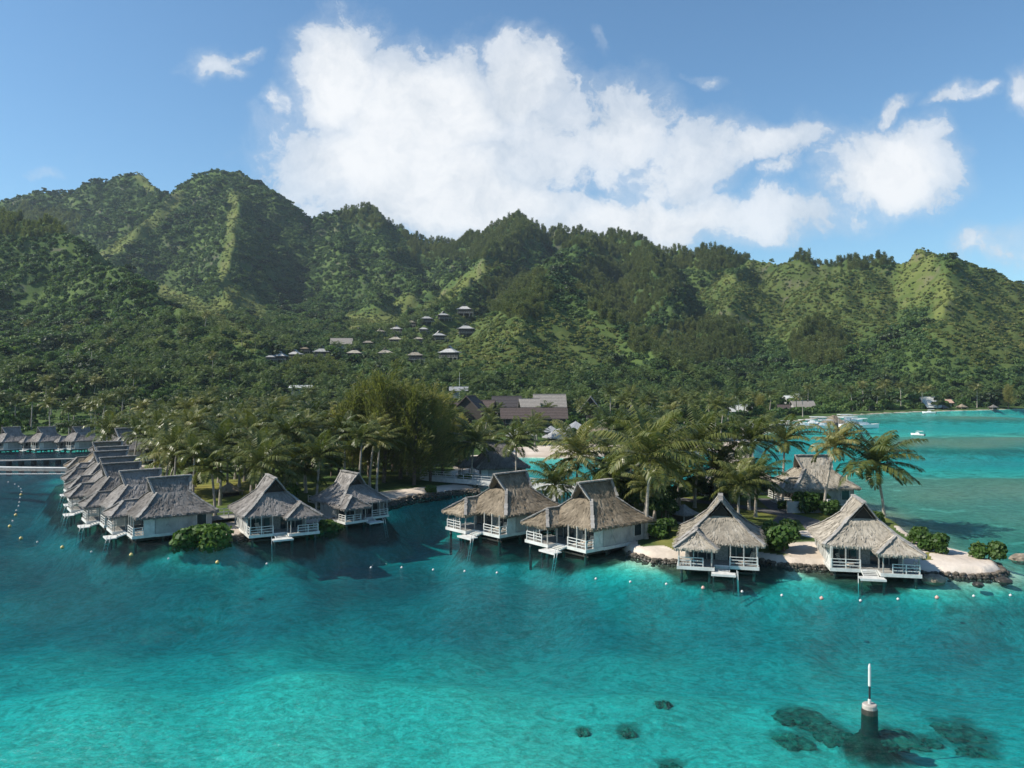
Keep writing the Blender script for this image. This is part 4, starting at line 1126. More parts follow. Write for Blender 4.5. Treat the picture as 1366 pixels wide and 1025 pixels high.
# ------------------------------------------------------------------ footbridge, breakwater, jetty, boats
def bridge():
    t = empty('footbridge', (0, 0, 0)); tag(t, 'white railed footbridge over the channel behind the tan cottages', 'bridge')
    p = Vector((-16, 143.0, 1.5)); q = Vector((14.5, 126.0, 1.5)); d = (q - p); L = d.length; d.normalize(); nrm = Vector((-d.y, d.x, 0))
    b = MB(); b.bar(p, q, 2.0, .12); b.build('deck', M_wood, t)
    for s_ in (-1, 1):
        f = MB(); o = nrm * (1.04 * s_); f.bar(p + o + Vector((0, 0, -.12)), q + o + Vector((0, 0, -.12)), .07, .85); f.build('side_beam', M_white, t)
        r_ = MB()
        for z in (.55, 1.0): r_.bar(p + o + Vector((0, 0, z)), q + o + Vector((0, 0, z)), .06, .07)
        n = int(L / 1.8)
        for i in range(n + 1):
            v = p + d * (L * i / n) + o; r_.box(v.x - .05, v.x + .05, v.y - .05, v.y + .05, 1.55, 2.52)
        r_.build('railing', M_white, t)
    for i in range(8):
        v = p + d * (L * (i + .5) / 8)
        for s_ in (-.7, .7):
            u = v + nrm * s_; MB().tube([(u.x, u.y, -3), (u.x, u.y, 1.4)], [.14, .14], 8).build('pile', M_stilt, t)
bridge()

t = empty('breakwater'); tag(t, 'curved white topped breakwater wall across the left bay', 'breakwater')
b = MB(); pts = []
for i in range(25):
    u = i / 24; px = -160 + 262 * u; py = 618.5 + 6.5 * (1 - (1 - u) ** 2) * 1.0
    q = at(px, py, .55); pts.append(Vector((q[0], q[1], .32)))
for p, q in zip(pts[:-1], pts[1:]): b.bar(p, q + (q - p) * .02, 1.5, .62)
b.build('wall', M_conc, t); b = MB()
for p, q in zip(pts[:-1], pts[1:]): b.bar(p + Vector((0, 0, .36)), q + (q - p) * .02 + Vector((0, 0, .36)), 1.56, .1)
b.build('coping', M_white, t)
t = empty('timber_walkway'); tag(t, 'dark timber walkway on close piles behind the white breakwater', 'walkway')
b = MB(); pts = [Vector(at(px, py, .9)[:2] + (.9,)) for px, py in ((-160, 614), (-60, 615), (20, 614.5), (70, 613), (130, 611.5))]
for p, q in zip(pts[:-1], pts[1:]): b.bar(p, q, 1.3, .2)
b.build('deck', M_wood, t)
for p, q in zip(pts[:-1], pts[1:]):
    n = int((q - p).length / 2.2)
    for i in range(n):
        u = p.lerp(q, (i + .5) / n); MB().box(u.x - .35, u.x + .35, u.y - .5, u.y + .5, -2.5, .79).build('pile', M_dark, t)

def boom():
    b = MB()
    for i in range(60):
        px = -60 + 150 * i / 59; q = at(px, 633 - .4 * (i / 59), .05)
        b.lathe([(.05, -.16), (.2, -.08), (.22, .02), (.15, .14), (.03, .18)], 7, 0, (q[0], q[1], .06 + .02 * math.sin(i * 1.7)))
        if i: b.bar(prev, (q[0], q[1], .05), .05, .05)
        prev = (q[0], q[1], .05)
    tag(b.build('float_line', M_wfl), 'line of small white floats in front of the white breakwater', 'float line')
boom()

def boat_proto():
    t = empty('motor_boat')
    n = 9; b = MB(); ring = []
    for i in range(n):
        u = i / (n - 1); w_ = 1.25 * (1 - max(0, (u - .45) / .55) ** 2.2); zt = .75 + .35 * u ** 2
        ring.append([(-w_, -4 + 8 * u, zt), (-w_ * .82, -4 + 8 * u * .985, .05), (0, -4 + 8 * u * .96, -.35 + .3 * max(0, u - .6)), (w_ * .82, -4 + 8 * u * .985, .05), (w_, -4 + 8 * u, zt)])
    vs = [v for r_ in ring for v in r_]; fs = []
    for i in range(n - 1):
        for j in range(4): fs.append((i * 5 + j, i * 5 + j + 1, (i + 1) * 5 + j + 1, (i + 1) * 5 + j))
    fs.append((0, 1, 2, 3, 4)); b.add(vs, fs)
    b.add([(r_[0][0] * .96, r_[0][1], r_[0][2] - .06) for r_ in ring] + [(r_[4][0] * .96, r_[4][1], r_[4][2] - .06) for r_ in ring], [(i, i + 1, n + i + 1, n + i) for i in range(n - 1)])
    b.build('hull', M_gel, t)
    c = MB(); c.add([(-.8, -1.2, .7), (.8, -1.2, .7), (.7, 1.6, .8), (-.7, 1.6, .8), (-.75, -1.2, 1.5), (.75, -1.2, 1.5), (.6, .7, 1.5), (-.6, .7, 1.5)], [(4, 5, 6, 7), (0, 1, 5, 4), (1, 2, 6, 5), (2, 3, 7, 6), (3, 0, 4, 7)])
    c.build('cabin', M_gel, t)
    MB().add([(-.62, 1.45, .95), (.62, 1.45, .95), (.56, .78, 1.48), (-.56, .78, 1.48)], [(0, 1, 2, 3)]).build('windscreen', M_glass, t)
    MB().box(-1.1, 1.1, -3.2, .6, 2.35, 2.45).build('canopy', M_gel, t)
    p = MB()
    for x in (-1, 1):
        for y in (-3.0, .4): p.bar((x, y, .7), (x, y, 2.35), .06)
    p.build('canopy_frame', M_metalroof, t)
    MB().box(-.25, .25, -4.45, -4.02, -.3, 1.15).build('outboard_motor', M_black, t)
    return t
BO = boat_proto(); bf = [True]
for px, py, rz, s_, lb in ((1042, 570.5, 1.3, .8, 'white motor boat at the shore end of the jetty'), (1070, 572, 1.75, 1.0, 'white motor boat moored second along the jetty'), (1084, 569, 1.45, 1.15, 'larger white canopied boat in the middle of the jetty berths'), (1096, 571.5, 1.7, .95, 'white motor boat moored just before the thatched jetty shelter'),
                       (1137, 570.5, -1.3, 1.25, 'big white speed boat moored beyond the thatched jetty shelter'), (1152, 571, -1.62, 1.1, 'long low white boat at the outer end of the jetty'), (1133, 564.5, -1.5, 1.1, 'white boat moored behind the big speed boat at the jetty'), (1224, 581, .7, .42, 'tiny dinghy afloat alone on the open lagoon'), (1239, 551.5, 1.2, .6, 'dark little boat anchored off the big white roofed hall')):
    o = BO if bf[0] else copy_tree(BO); bf[0] = False
    q = at(px, py, .1); s_ *= 1.3; o.location = (q[0], q[1], .18); o.rotation_euler = (0, 0, rz); o.scale = (s_,) * 3; tag(o, lb, 'boat', 'boats around the jetty')
t = empty('boat_jetty'); tag(t, 'low grey boat jetty reaching from the village shore under the thatched shelter', 'jetty')
p = Vector(at(1028, 566, .8)); q = Vector(at(1150, 567, .8)); MB().bar(p, q, 3.4, .25).build('deck', M_conc, t)
for i in range(14):
    u = p.lerp(q, (i + .5) / 14)
    for s_ in (-1.3, 1.3): MB().box(u.x - .14, u.x + .14, u.y + s_ - .14, u.y + s_ + .14, -3, .68).build('pile', M_stilt, t)

# ------------------------------------------------------------------ buoys and the channel marker
def buoy_proto():
    return MB().lathe([(.04, -.22), (.17, -.17), (.25, -.05), (.26, .06), (.20, .18), (.09, .25), (.05, .30), (.02, .31)], 12).build('buoy', M_wfl, None, True)
BU = buoy_proto(); uf = [True]
NL = [(28, 718, 'y'), (50, 723, 'w'), (83, 730, 'y'), (122, 736, 'w'), (175, 740, 'y'), (225, 745, 'w'), (290, 750, 'y'), (356, 752, 'w'), (495, 757, 'w'), (536, 757, 'w'), (578, 760, 'w'), (620, 762, 'w'), (663, 764, 'w'), (795, 772, 'w'), (841, 776, 'w'), (889, 779, 'w'), (938, 784, 'r'), (990, 789, 'w'), (1043, 794, 'w'), (1096, 798, 'r'), (1148, 801, 'w'), (1198, 799, 'w'), (1250, 797, 'r'), (1299, 795, 'w'), (1348, 794, 'w')]
CL = [(13, 702, 'y'), (17, 695, 'w'), (21, 687, 'y'), (22, 681, 'w'), (25, 675, 'w'), (26, 670, 'w'), (27, 664, 'w'), (28, 660, 'y'), (29, 656, 'w'), (28, 652, 'w'), (25, 649, 'w'), (20, 646, 'w'), (11, 643, 'w')]
ORD = ['first', 'second', 'third', 'fourth', 'fifth', 'sixth', 'seventh', 'eighth', 'ninth', 'tenth', 'eleventh', 'twelfth', 'thirteenth', 'fourteenth', 'fifteenth', 'sixteenth', 'seventeenth', 'eighteenth', 'nineteenth', 'twentieth', 'twenty-first', 'twenty-second', 'twenty-third', 'twenty-fourth', 'twenty-fifth']
def put_buoy(px, py, c, lb, grp):
    o = BU if uf[0] else BU.copy()
    if not uf[0]: COL.objects.link(o)
    uf[0] = False
    q = at(px, py, .1); o.location = (q[0], q[1], .06); o.rotation_euler = (random.uniform(-.2, .2), random.uniform(-.2, .2), 0)
    o.scale = ((.8 if c == 'y' else .7 if c == 'r' else .5),) * 3
    o.material_slots[0].link = 'OBJECT'; o.material_slots[0].material = {'y': M_yel, 'w': M_wfl, 'r': M_red}[c]
    tag(o, lb, 'buoy', grp)
CN = {'y': 'yellow', 'w': 'small white', 'r': 'faded red and white'}
for i, (px, py, c) in enumerate(NL): put_buoy(px, py, c, f'{CN[c]} buoy, {ORD[i]} from the left in the long line before the cottages', 'buoys of the long line before the cottages')
for i, (px, py, c) in enumerate(CL): put_buoy(px, py, c, f'{CN[c]} buoy, {ORD[i]} from the near end of the chain curving to the breakwater', 'buoys of the chain curving to the breakwater')

t = empty('channel_marker', at(1160, 952, 0)); tag(t, 'white and black channel marker pole on a round concrete base in clear water', 'marker')
MB().lathe([(.44, .10), (.43, .15), (.41, .52), (.37, .57), (.0, .575)], 20).build('base', M_conc, t)
MB().lathe([(.50, -2.2), (.46, -.2), (.455, .16), (.445, .30), (.40, .305)], 20).build('weed_band', M_wetrock, t)
MB().lathe([(.10, .56), (.10, .80), (.08, .86)], 10).build('socket', M_white, t)
MB().lathe([(.06, .86), (.06, 1.62)], 10).build('black_section', M_black, t)
MB().lathe([(.085, 1.62), (.085, 2.72), (.08, 2.78), (.04, 2.93)], 10).build('white_section', M_white, t)

# ------------------------------------------------------------------ rocks and coral heads
def lump(name, r, m, seed, flat=.6, rough=.28, nu=18, nv=10):
    r_ = np.random.default_rng(seed); o = r_.uniform(0, 50, 2)
    V = []; 
    for j in range(nv + 1):
        th = math.pi * j / nv
        for i in range(nu):
            ph = 2 * math.pi * i / nu; d = np.array([math.sin(th) * math.cos(ph), math.sin(th) * math.sin(ph), math.cos(th)])
            nz = float(fbm(np.array([d[0] * 2.2 + o[0] + d[2]]), np.array([d[1] * 2.2 + o[1] - d[2] * 1.7]), seed, 4)[0]) - .5
            V.append(d * r * (1 + rough * 3 * nz) * np.array([1, 1, flat]))
    Fq = [(j * nu + i, j * nu + (i + 1) % nu, (j + 1) * nu + (i + 1) % nu, (j + 1) * nu + i) for j in range(nv) for i in range(nu)]
    return npmesh(name, V, Fq, [m])
LUMPS = [lump('coral_head', 1.0, M_coral, 300 + i, .45, .55, 40, 18) for i in range(5)]
CLAB = ['dark coral head at the left end of the cluster by the channel marker', 'dark coral head between the left coral and the channel marker', 'faint coral head below the left end of the marker cluster', 'coral head just left of the channel marker', 'dark coral head just right of the channel marker', 'coral head just below the channel marker', 'small coral head right of the marker cluster', 'broad pale coral head far right of the channel marker', 'dark coral head lowest right of the channel marker', 'single small coral head in open water left of the marker', 'small dark coral head near the bottom edge of the picture', 'leftmost little coral head on the pale sand', 'little coral head beside the leftmost one on the pale sand', 'dark coral mound at the foot of the channel marker']
for i, ((px, py, rx, ry), lb) in enumerate(zip(CORALS[:13], CLAB)):
    q = at(px, py, -1.0); g = ground(q[0], q[1])
    o = obj('coral_head', LUMPS[i % 5]); o.location = (q[0], q[1], g - .05); o.scale = (rx * .85, ry * 1.25, .75 if i < 13 else max(.8, (-1.2 - g) / .45)); o.rotation_euler = (0, 0, random.uniform(-.4, .4))
    tag(o, lb, 'coral', 'coral heads under the clear water')
for i, (px, py, r, lb) in enumerate(((1245, 775, .8, 'big pale boulder standing in the water before the islet tip'), (1364, 747, .9, 'rock at the right edge of the photo off the islet tip'), (1340, 776, .6, 'low wet rock at the end of the islet wall'), (1305, 781, .4, 'low dark rock awash below the islet tip'))):
    q = at(px, py, 0); o = obj('boulder', lump('boulder', r, M_pale if i < 2 else M_wetrock, 400 + i, .7, .25)); o.location = (q[0], q[1], .05); o.scale = (1.35, 1, .9)
    tag(o, lb, 'boulder', 'boulders off the islet')

def seawall(name, line, label, h=.95):
    STONE = [lump('stone', .27, M_rock, 500 + i, .75, .2, 8, 5) for i in range(6)]
    Vs = [np.array([v.co[:] for v in m.vertices]) for m in STONE]; Fb = np.array([list(p.vertices) for p in STONE[0].polygons])
    V = []; Fq = []; b0 = 0; MI = []
    for (ax, ay), (bx, by) in zip(line[:-1], line[1:]):
        L = math.hypot(bx - ax, by - ay); n = int(L / .32) + 1; nx_, ny_ = (by - ay) / L, -(bx - ax) / L
        for i in range(n):
            u = (i + random.random()) / n
            for lv in range(5):
                z = -.45 + lv * .24 + random.uniform(-.08, .08)
                if z > h: continue
                off = .55 - lv * .17 + random.uniform(-.15, .15)
                a = random.uniform(0, 6.28); sc = random.uniform(.7, 1.25)
                v = Vs[random.randrange(6)] * sc; ca, sa = math.cos(a), math.sin(a)
                v = np.stack([v[:, 0] * ca - v[:, 1] * sa, v[:, 0] * sa + v[:, 1] * ca, v[:, 2]], 1)
                V.append(v + np.array([ax + (bx - ax) * u + nx_ * off, ay + (by - ay) * u + ny_ * off, z])); Fq.append(Fb + b0); b0 += len(v)
                MI += [1 if z < .12 else 0] * len(Fb)
    o = obj(name, npmesh(name, np.concatenate(V), np.concatenate(Fq), [M_rock, M_wetrock], MI)); tag(o, label, 'sea wall')
seawall('rubble_seawall', list(map(tuple, ISLET[3:18])), 'rough dark stone wall holding the front edge of the islet', .42)
seawall('rubble_seawall', list(map(tuple, MAIN[10:20])), 'low stone edge along the shore before the left cottages and ironwoods', .6)

# paths, small walls and other bits on the islet
def slab(name, pts, z, m, kind='structure'):
    b = MB(); n = len(pts)
    b.add([(p[0], p[1], z) for p in pts], [tuple(range(n))])
    o = b.build(name, m); tag(o, kind=kind); return o
def drape(name, line, width, m, lift=.05):
    V = []; L = []
    for (ax, ay), (bx, by) in zip(line[:-1], line[1:]):
        n = max(2, int(math.hypot(bx - ax, by - ay) / .5))
        for i in range(n): L.append((ax + (bx - ax) * i / n, ay + (by - ay) * i / n))
    L.append(line[-1]); L = np.array(L); T_ = np.gradient(L, axis=0); T_ /= np.linalg.norm(T_, axis=1, keepdims=True); N_ = np.stack([-T_[:, 1], T_[:, 0]], 1)
    m_n = 7
    for j in range(m_n):
        q = L + N_ * width * (j / (m_n - 1) - .5); V.append(np.column_stack([q, terr(q[:, 0], q[:, 1]) + lift]))
    V = np.stack(V, 1); i = np.arange(len(L) * m_n).reshape(len(L), m_n)
    Fq = np.stack([i[:-1, :-1], i[:-1, 1:], i[1:, 1:], i[1:, :-1]], -1).reshape(-1, 4)
    o = obj(name, npmesh(name, V.reshape(-1, 3), Fq, [m])); tag(o, kind='structure'); return o
drape('path', [at(a, b_, .9)[:2] for a, b_ in ((905, 668), (960, 676), (1010, 682), (1050, 690), (1080, 698), (1090, 712))], 2.6, M_asph)
drape('path', [at(a, b_, .9)[:2] for a, b_ in ((1020, 668), (1035, 680), (1050, 692), (1040, 706), (1000, 712))], 2.4, M_asph)
t = empty('low_wall', at(1078, 688, .8)); tag(t, 'low white garden wall with shrubs growing over it, behind the last islet cottage', 'garden wall')
MB().box(-2.9, 2.6, -.15, .15, -.4, 1.9).build('wall', M_wall, t); MB().box(2.605, 3.0, -.22, .22, -.4, 2.2).build('pillar', M_white, t)
def plankway(lb, p, q, w_=2.0, z=1.2):
    t = empty('boardwalk'); tag(t, lb, 'boardwalk', 'boardwalks from the shore to the cottages')
    p = Vector((p[0], p[1], z)); q = Vector((q[0], q[1], z)); MB().bar(p, q, w_, .14).build('deck', M_wood, t)
    n = max(2, int((q - p).length / 2.5))
    for i in range(n):
        u = p.lerp(q, (i + .5) / n); MB().box(u.x - .1, u.x + .1, u.y - .1, u.y + .1, -2.5, z - .08).build('pile', M_stilt, t)
    r_ = MB(); d = (q - p).normalized(); nn = Vector((-d.y, d.x, 0)) * (w_ / 2 - .06)
    for s_ in (-1, 1):
        for zz in (.5, .95): r_.bar(p + nn * s_ + Vector((0, 0, zz)), q + nn * s_ + Vector((0, 0, zz)), .06)
        for i in range(n + 1):
            u = p.lerp(q, i / n) + nn * s_; r_.box(u.x - .04, u.x + .04, u.y - .04, u.y + .04, z + .07, z + .98)
    r_.build('railing', M_white, t)
plankway('boardwalk from the islet to the tan cottage beside the lone palm', (11.5, 94.0), (17.5, 93.2)); plankway('boardwalk from the footbridge to the open water cottage', (2.4, 103.5), (8, 128), 1.8)
plankway('boardwalk at the back of the grey cottage behind the round bush', (-33.5, 104.5), (-37, 110.5)); plankway('boardwalk behind the long walled cottage of the left row', (-39.8, 102.6), (-33.5, 107), 2.4)
plankway('boardwalk at the back of the cottage shaded by the ironwoods', (-25.5, 113), (-29.5, 117.5))
t = empty('flag_mast', raygnd(613, 528, 300, 600, 5)); tag(t, 'thin pale mast standing behind the resort halls', 'mast')
MB().lathe([(.14, 0), (.10, 10), (.05, 17)], 8).build('pole', M_white, t); MB().box(-1.1, 1.1, -.05, .05, 13.5, 13.6).build('crossarm', M_white, t)

# ------------------------------------------------------------------ plants, one by one
def tree_proto(name, lobes, n, size, m, trunk_h, trunk_r, limbs=4, inner=.4):
    V, Fq = lobes_crown(lobes, n, size, inner)
    cm = npmesh('tree_crown', V, Fq, [m])
    b = MB(); b.tube([(0, 0, -.6), (.1, .05, trunk_h * .5), (.05, 0, trunk_h)], [trunk_r * 1.3, trunk_r, trunk_r * .8], 8)
    for i in range(limbs):
        l = lobes[i % len(lobes)]; b.tube([(.05, 0, trunk_h * .85), (l[0] * .45, l[1] * .45, (trunk_h + l[2]) * .5), (l[0] * .85, l[1] * .85, l[2])], [trunk_r * .6, trunk_r * .4, trunk_r * .15], 6)
    tm = bpy.data.meshes.new('tree_trunk'); tm.from_pydata(b.V, [], b.F); tm.materials.append(M_bark); tm.update()
    return (name, tm, cm)
ROUND = [tree_proto('broadleaf_tree', rand_lobes(9, 2.7, 1.75, 4.0, 7.4), 3000, .55, (L_broad, L_dark, L_broad, L_bush)[i], 3.6, .24) for i in range(4)]
UMB = [tree_proto('umbrella_tree', rand_lobes(13, 5.2, 2.1, 5.6, 7.2, .38), 4200, .58, (L_dark, L_broad)[i], 4.4, .3, 6) for i in range(2)]
LIME = tree_proto('broadleaf_tree', rand_lobes(11, 4.2, 2.0, 5.0, 7.6, .55), 3600, .55, L_lime, 4.2, .28, 6)
SHRUB = [tree_proto('shrub', rand_lobes(7, .85, .62, .45, 1.05, .8), 1100, .27, (L_bush, L_bush, L_broad)[i], .6, .06, 4) for i in range(3)]
IRON = []
for i in range(4):
    V, Fq = iron_crown(16.5 + i, 3.9 + .3 * i, 5600, 600 + i, .22)
    b = MB(); b.tube([(0, 0, -.6), (.2, .1, 6), (.5, .1, 11), (.9, .1, 15 + i)], [.36, .27, .16, .04], 8)
    for j in range(9):
        a = j * 2.4; z = 3 + j * 1.15; b.tube([(.25, .1, z), (.25 + 1.6 * math.cos(a), 1.6 * math.sin(a), z + 1.4), (.25 + 2.7 * math.cos(a), 2.7 * math.sin(a), z + 3.0)], [.10, .07, .03], 5)
    tm = bpy.data.meshes.new('tree_trunk'); tm.from_pydata(b.V, [], b.F); tm.materials.append(M_bark); tm.update()
    IRON.append(('ironwood_tree', tm, npmesh('tree_crown', V, Fq, [L_iron])))
def plant(pr, x, y, z, s_, label, cat='tree', group=None, rz=None, zs=1.0):
    t = empty(pr[0], (x, y, z), random.uniform(0, 6.28) if rz is None else rz); t.scale = (s_, s_, s_ * zs)
    tag(t, label, cat, group); obj('trunk', pr[1], t); obj('crown', pr[2], t)
    return t
# ironwood grove
IG = [(452, 148, .80), (470, 140, .93), (492, 144, 1.0), (512, 138, 1.02), (534, 142, 1.05), (552, 137, .98), (574, 141, .90), (590, 147, .82), (524, 153, 1.05), (480, 156, .95), (560, 155, .95)]
for i, (px, Y, s_) in enumerate(IG):
    x = wx(px, Y); plant(IRON[i % 4], x, Y, ground(x, Y), s_, 'tall feathery ironwood tree with brownish tips in the dense grove by the channel', 'tree', 'ironwoods of the grove by the channel', random.uniform(-.4, .4)); EXCL.append((x, Y, 3))
for px, Y, s_, lb in ((1014, 335, .75, 'lone bushy brown ironwood tree behind the white house and the jetty'), (1345, 455, 1.0, 'broad brown ironwood tree standing alone at the right end of the far shore'), (612, 168, .75, 'brownish ironwood tree at the right of the grove, before the footbridge cottage')):
    x = wx(px, Y); plant(IRON[1], x, Y, ground(x, Y), s_, lb, 'tree', None, 0, .8); EXCL.append((x, Y, 4))
# notable trees
for pr, px, Y, s_, lb in ((LIME, 270, 262, 1.05, 'bright yellow green tree crown standing out of the dark trees at left'), (LIME, 388, 246, .8, 'smaller fresh green tree right of the yellow green one'), (UMB[0], 215, 285, 1.5, 'widest dark umbrella crowned tree on the left slope'), (UMB[0], 165, 300, 1.1, 'dark umbrella crowned tree left of the widest one'), (UMB[1], 130, 280, 1.05, 'dark flat crowned tree above the far left palms'),
                       (UMB[0], 895, 232, 1.25, 'dark flat crowned tree behind the tall lone palm'), (UMB[1], 925, 246, .9, 'flat crowned tree just right of the dark one behind the lone palm'), (UMB[1], 590, 300, .85, 'green flat crowned tree left of the resort halls'), (ROUND[1], 1000, 116, .62, 'dark round tree on the islet lawn right of the sandy tan cottage'), (ROUND[1], 975, 112, .5, 'smaller dark tree beside the dark round tree on the islet lawn'), (ROUND[2], 890, 108, .55, 'dark bushy tree in the shade behind the tall lone palm')):
    x = wx(px, Y); plant(pr, x, Y, ground(x, Y) - .1, s_, lb); EXCL.append((x, Y, 4.5 * s_))
# shrubs near the water
for i, (px, py, s_, lb) in enumerate(((255, 716, 2.1, 'big dense green bush at the water edge before the long walled cottage, left half'), (285, 717, 2.2, 'big dense green bush at the water edge, right half of the clump'), (432, 700, 1.7, 'low green bush at the water between the two left cottages'), (447, 696, 1.3, 'smaller bush at the water by the shaded cottage'), (1045, 737, 1.9, 'tall green shrub between the two islet cottages'), (1040, 722, 1.5, 'green shrub just behind the tall one between the islet cottages'),
      (876, 720, 1.2, 'round green shrub beside the lone palm foot'), (890, 716, 1.3, 'second round green shrub right of the lone palm foot'), (1228, 727, 1.3, 'green shrub beside the last cottage toward the islet tip'), (1243, 738, 1.5, 'spreading shrub on the sand beside the last cottage'), (1254, 741, .9, 'low small shrub on the sand right of the spreading one'), (1318, 746, 1.3, 'yellow green shrub alone on the sandy islet tip'), (1308, 745, .9, 'small shrub left of the lone one on the islet tip'),
      (1075, 687, 1.9, 'leafy shrub over the white garden wall, left part'), (1092, 686, 1.7, 'leafy shrub over the white garden wall, right part'), (1104, 690, 1.4, 'shrub at the right end of the white garden wall'), (1045, 683, .9, 'small bright shrub beside the islet drive'), (1165, 700, 1.2, 'shrub behind the last islet cottage'), (620, 645, 1.3, 'small shrub by the footbridge landing'), (575, 655, 1.1, 'low shrub on the bank under the ironwoods'))):
    q = at(px, py, .8); plant(SHRUB[i % 3], q[0], q[1], ground(q[0], q[1]) - .05, s_, lb, 'shrub')

# named palms
NP = [(865, 612, 92, (.3, .2), 2, 1.2, 'tall lone coconut palm leaning over the shore between the tan and sandy cottages'), (1113, 597, 107, (1.4, 0), 0, .88, 'tall coconut palm rising before the pale land cottage on the islet'), (1168, 622, 106, (-1.0, .3), 4, 1.2, 'broad coconut palm with hanging fronds at the lagoon side of the islet'), (1004, 592, 110, (.6, .3), 1, 1.0, 'coconut palm left of the pale land cottage on the islet'), (1047, 590, 122, (.5, .5), 3, 1.0, 'slim coconut palm left of the pale land cottage roof'),
      (770, 610, 108, (.3, 0), 5, 1.05, 'coconut palm behind the ridge of the tan cottage by the lone palm'), (935, 594, 112, (1.0, .5), 2, 1.05, 'coconut palm with swept fronds just right behind the tall lone palm'), (815, 636, 106, (.2, 0), 0, .9, 'low coconut palm between the tan cottage roof and the lone palm'), (790, 655, 100, (-.2, 0), 3, .7, 'short young palm right behind the tan cottage'), (742, 650, 106, (-.3, 0), 1, .85, 'short palm standing between the two tan cottages'),
      (633, 592, 141, (.6, 0), 5, 1.0, 'coconut palm left of the footbridge cottage roof'), (690, 592, 138, (.2, 0), 2, .85, 'small coconut palm in front of the footbridge cottage roof'), (283, 626, 107, (-.4, 0), 0, .85, 'slim coconut palm alone at the corner of the long walled cottage'), (305, 602, 132, (.2, 0), 1, .95, 'straight coconut palm on the lawn behind the thatched kiosk'), (232, 612, 125, (.8, .3), 4, 1.25, 'big dark crowned palm leaning over the left row roofs'), (425, 612, 116, (.3, 0), 3, .95, 'coconut palm left of the shaded cottage by the ironwoods'),
      (400, 622, 119, (.5, .2), 4, 1.1, 'bushy coconut palm behind the grey cottage and left of the shaded one'), (345, 618, 122, (.3, .2), 2, 1.05, 'coconut palm right behind the roof of the grey cottage with the bush'), (985, 650, 99, (0, 0), 1, .8, 'young palm behind the roof of the sandy tan cottage'), (1010, 640, 104, (.2, 0), 4, .85, 'low palm on the islet lawn behind the sandy tan cottage'), (905, 640, 108, (.3, 0), 0, .95, 'leafy low palm in the thicket right of the lone palm'), (893, 600, 125, (.5, 0), 3, .8, 'palm half hidden behind the tall lone palm'), (955, 632, 113, (.3, 0), 2, .9, 'low palm with yellowed leaves behind the sandy tan cottage'),
      (148, 578, 178, (-.3, 0), 2, 1.1, 'big drooping palm at the far end of the left row'), (845, 575, 135, (.5, .2), 1, .95, 'palm on the channel edge beyond the lone palm'), (820, 580, 140, (.4, .2), 5, 1.0, 'palm on the channel edge left of the one beyond the lone palm')]
for cx_, cy_, Y, lean, var, sc, lb in NP:
    palm_at(cx_, cy_, Y, lb, None, lean, var, sc * 1.3); EXCL.append((wx(cx_, Y), Y, 2.2))

# groves: palms and trees scattered over the shore land
EX = np.array(EXCL)
def grove(n, reg, sp, kinds, seed, smin=2.5, tries=40, islet=False, ymax=None):
    """Poisson scatter inside a pixel quadrilateral on the ground. kinds: list of (weight, function)."""
    r = random.Random(seed); P_ = np.array([at(a, b_, .8)[:2] for a, b_ in reg]); done = []
    x0, y0 = P_.min(0); x1, y1 = P_.max(0)
    cand = np.array([(r.uniform(x0, x1), r.uniform(y0, y1)) for _ in range(n * tries)])
    ok = inside(P_, cand[:, 0], cand[:, 1]); cand = cand[ok]
    if not len(cand): return
    z, s, sm, si, _, _ = terr(cand[:, 0], cand[:, 1], True)
    for a, b_, c, zf in VPOS:
        s = np.where((cand[:, 1] < b_) & (np.abs(cand[:, 0] / cand[:, 1] - a / b_) * b_ < c + 3) & (z + 11 > CH + (zf - CH) * cand[:, 1] / b_), -9, s)
    ex = (np.hypot(cand[:, None, 0] - EX[None, :, 0], cand[:, None, 1] - EX[None, :, 1]) > EX[None, :, 2]).all(1)
    okk = ex & (s > smin)
    for (x, y), zz in zip(cand[okk], z[okk]):
        if len(done) >= n: break
        if all((x - a) ** 2 + (y - b_) ** 2 > sp * sp for a, b_ in done):
            done.append((x, y)); q = r.random(); 
            for wgt, fn in kinds:
                q -= wgt
                if q <= 0: fn(float(x), float(y), float(zz), r); break
    return done
def kp(label, group, h0=7, h1=12, sc=(.85, 1.1)):
    def f(x, y, z, r):
        palm(x, y, z - .15, round(r.uniform(h0, h1) * 2) / 2, (round(r.uniform(-.5, 1.2) * 2) / 2, round(r.uniform(-.5, .8) * 2) / 2), label, group, r.randrange(6), r.uniform(*sc), y < 200)
    return f
def kt(prs, label, group, s0=.6, s1=1.0, cat='tree'):
    def f(x, y, z, r): plant(r.choice(prs), x, y, z - .1, r.uniform(s0, s1), label, cat, group)
    return f
gl_p = kp('windswept coconut palm in the dense grove behind the left cottages', 'palms of the grove behind the left cottages', 6.5, 10.5)
gl_t = kt(ROUND, 'low leafy tree among the palms of the left grove', 'leafy trees in the left palm grove', .4, .65)
grove(98, [(150, 690), (480, 690), (560, 655), (600, 612), (170, 598), (120, 640)], 3.7, [(.86, gl_p), (.14, gl_t)], 1, 3)
gc_p0 = kp('coconut palm above the beach between the huts and the resort halls', 'palms around the resort', 7, 12.0)
gc_p1 = kp('coconut palm above the beach between the huts and the resort halls', 'palms around the resort', 3.0, 6.0)
def gc_p(x, y, z, r): (gc_p1 if 560 < CX + x / y * F < 800 else gc_p0)(x, y, z, r)
gc_t0 = kt(ROUND + [UMB[1]], 'green leafy tree among the palms around the resort', 'leafy trees around the resort', .5, .9)
gc_t1 = kt(ROUND, 'green leafy tree among the palms around the resort', 'leafy trees around the resort', .3, .5)
def gc_t(x, y, z, r): (gc_t1 if 560 < CX + x / y * F < 800 else gc_t0)(x, y, z, r)
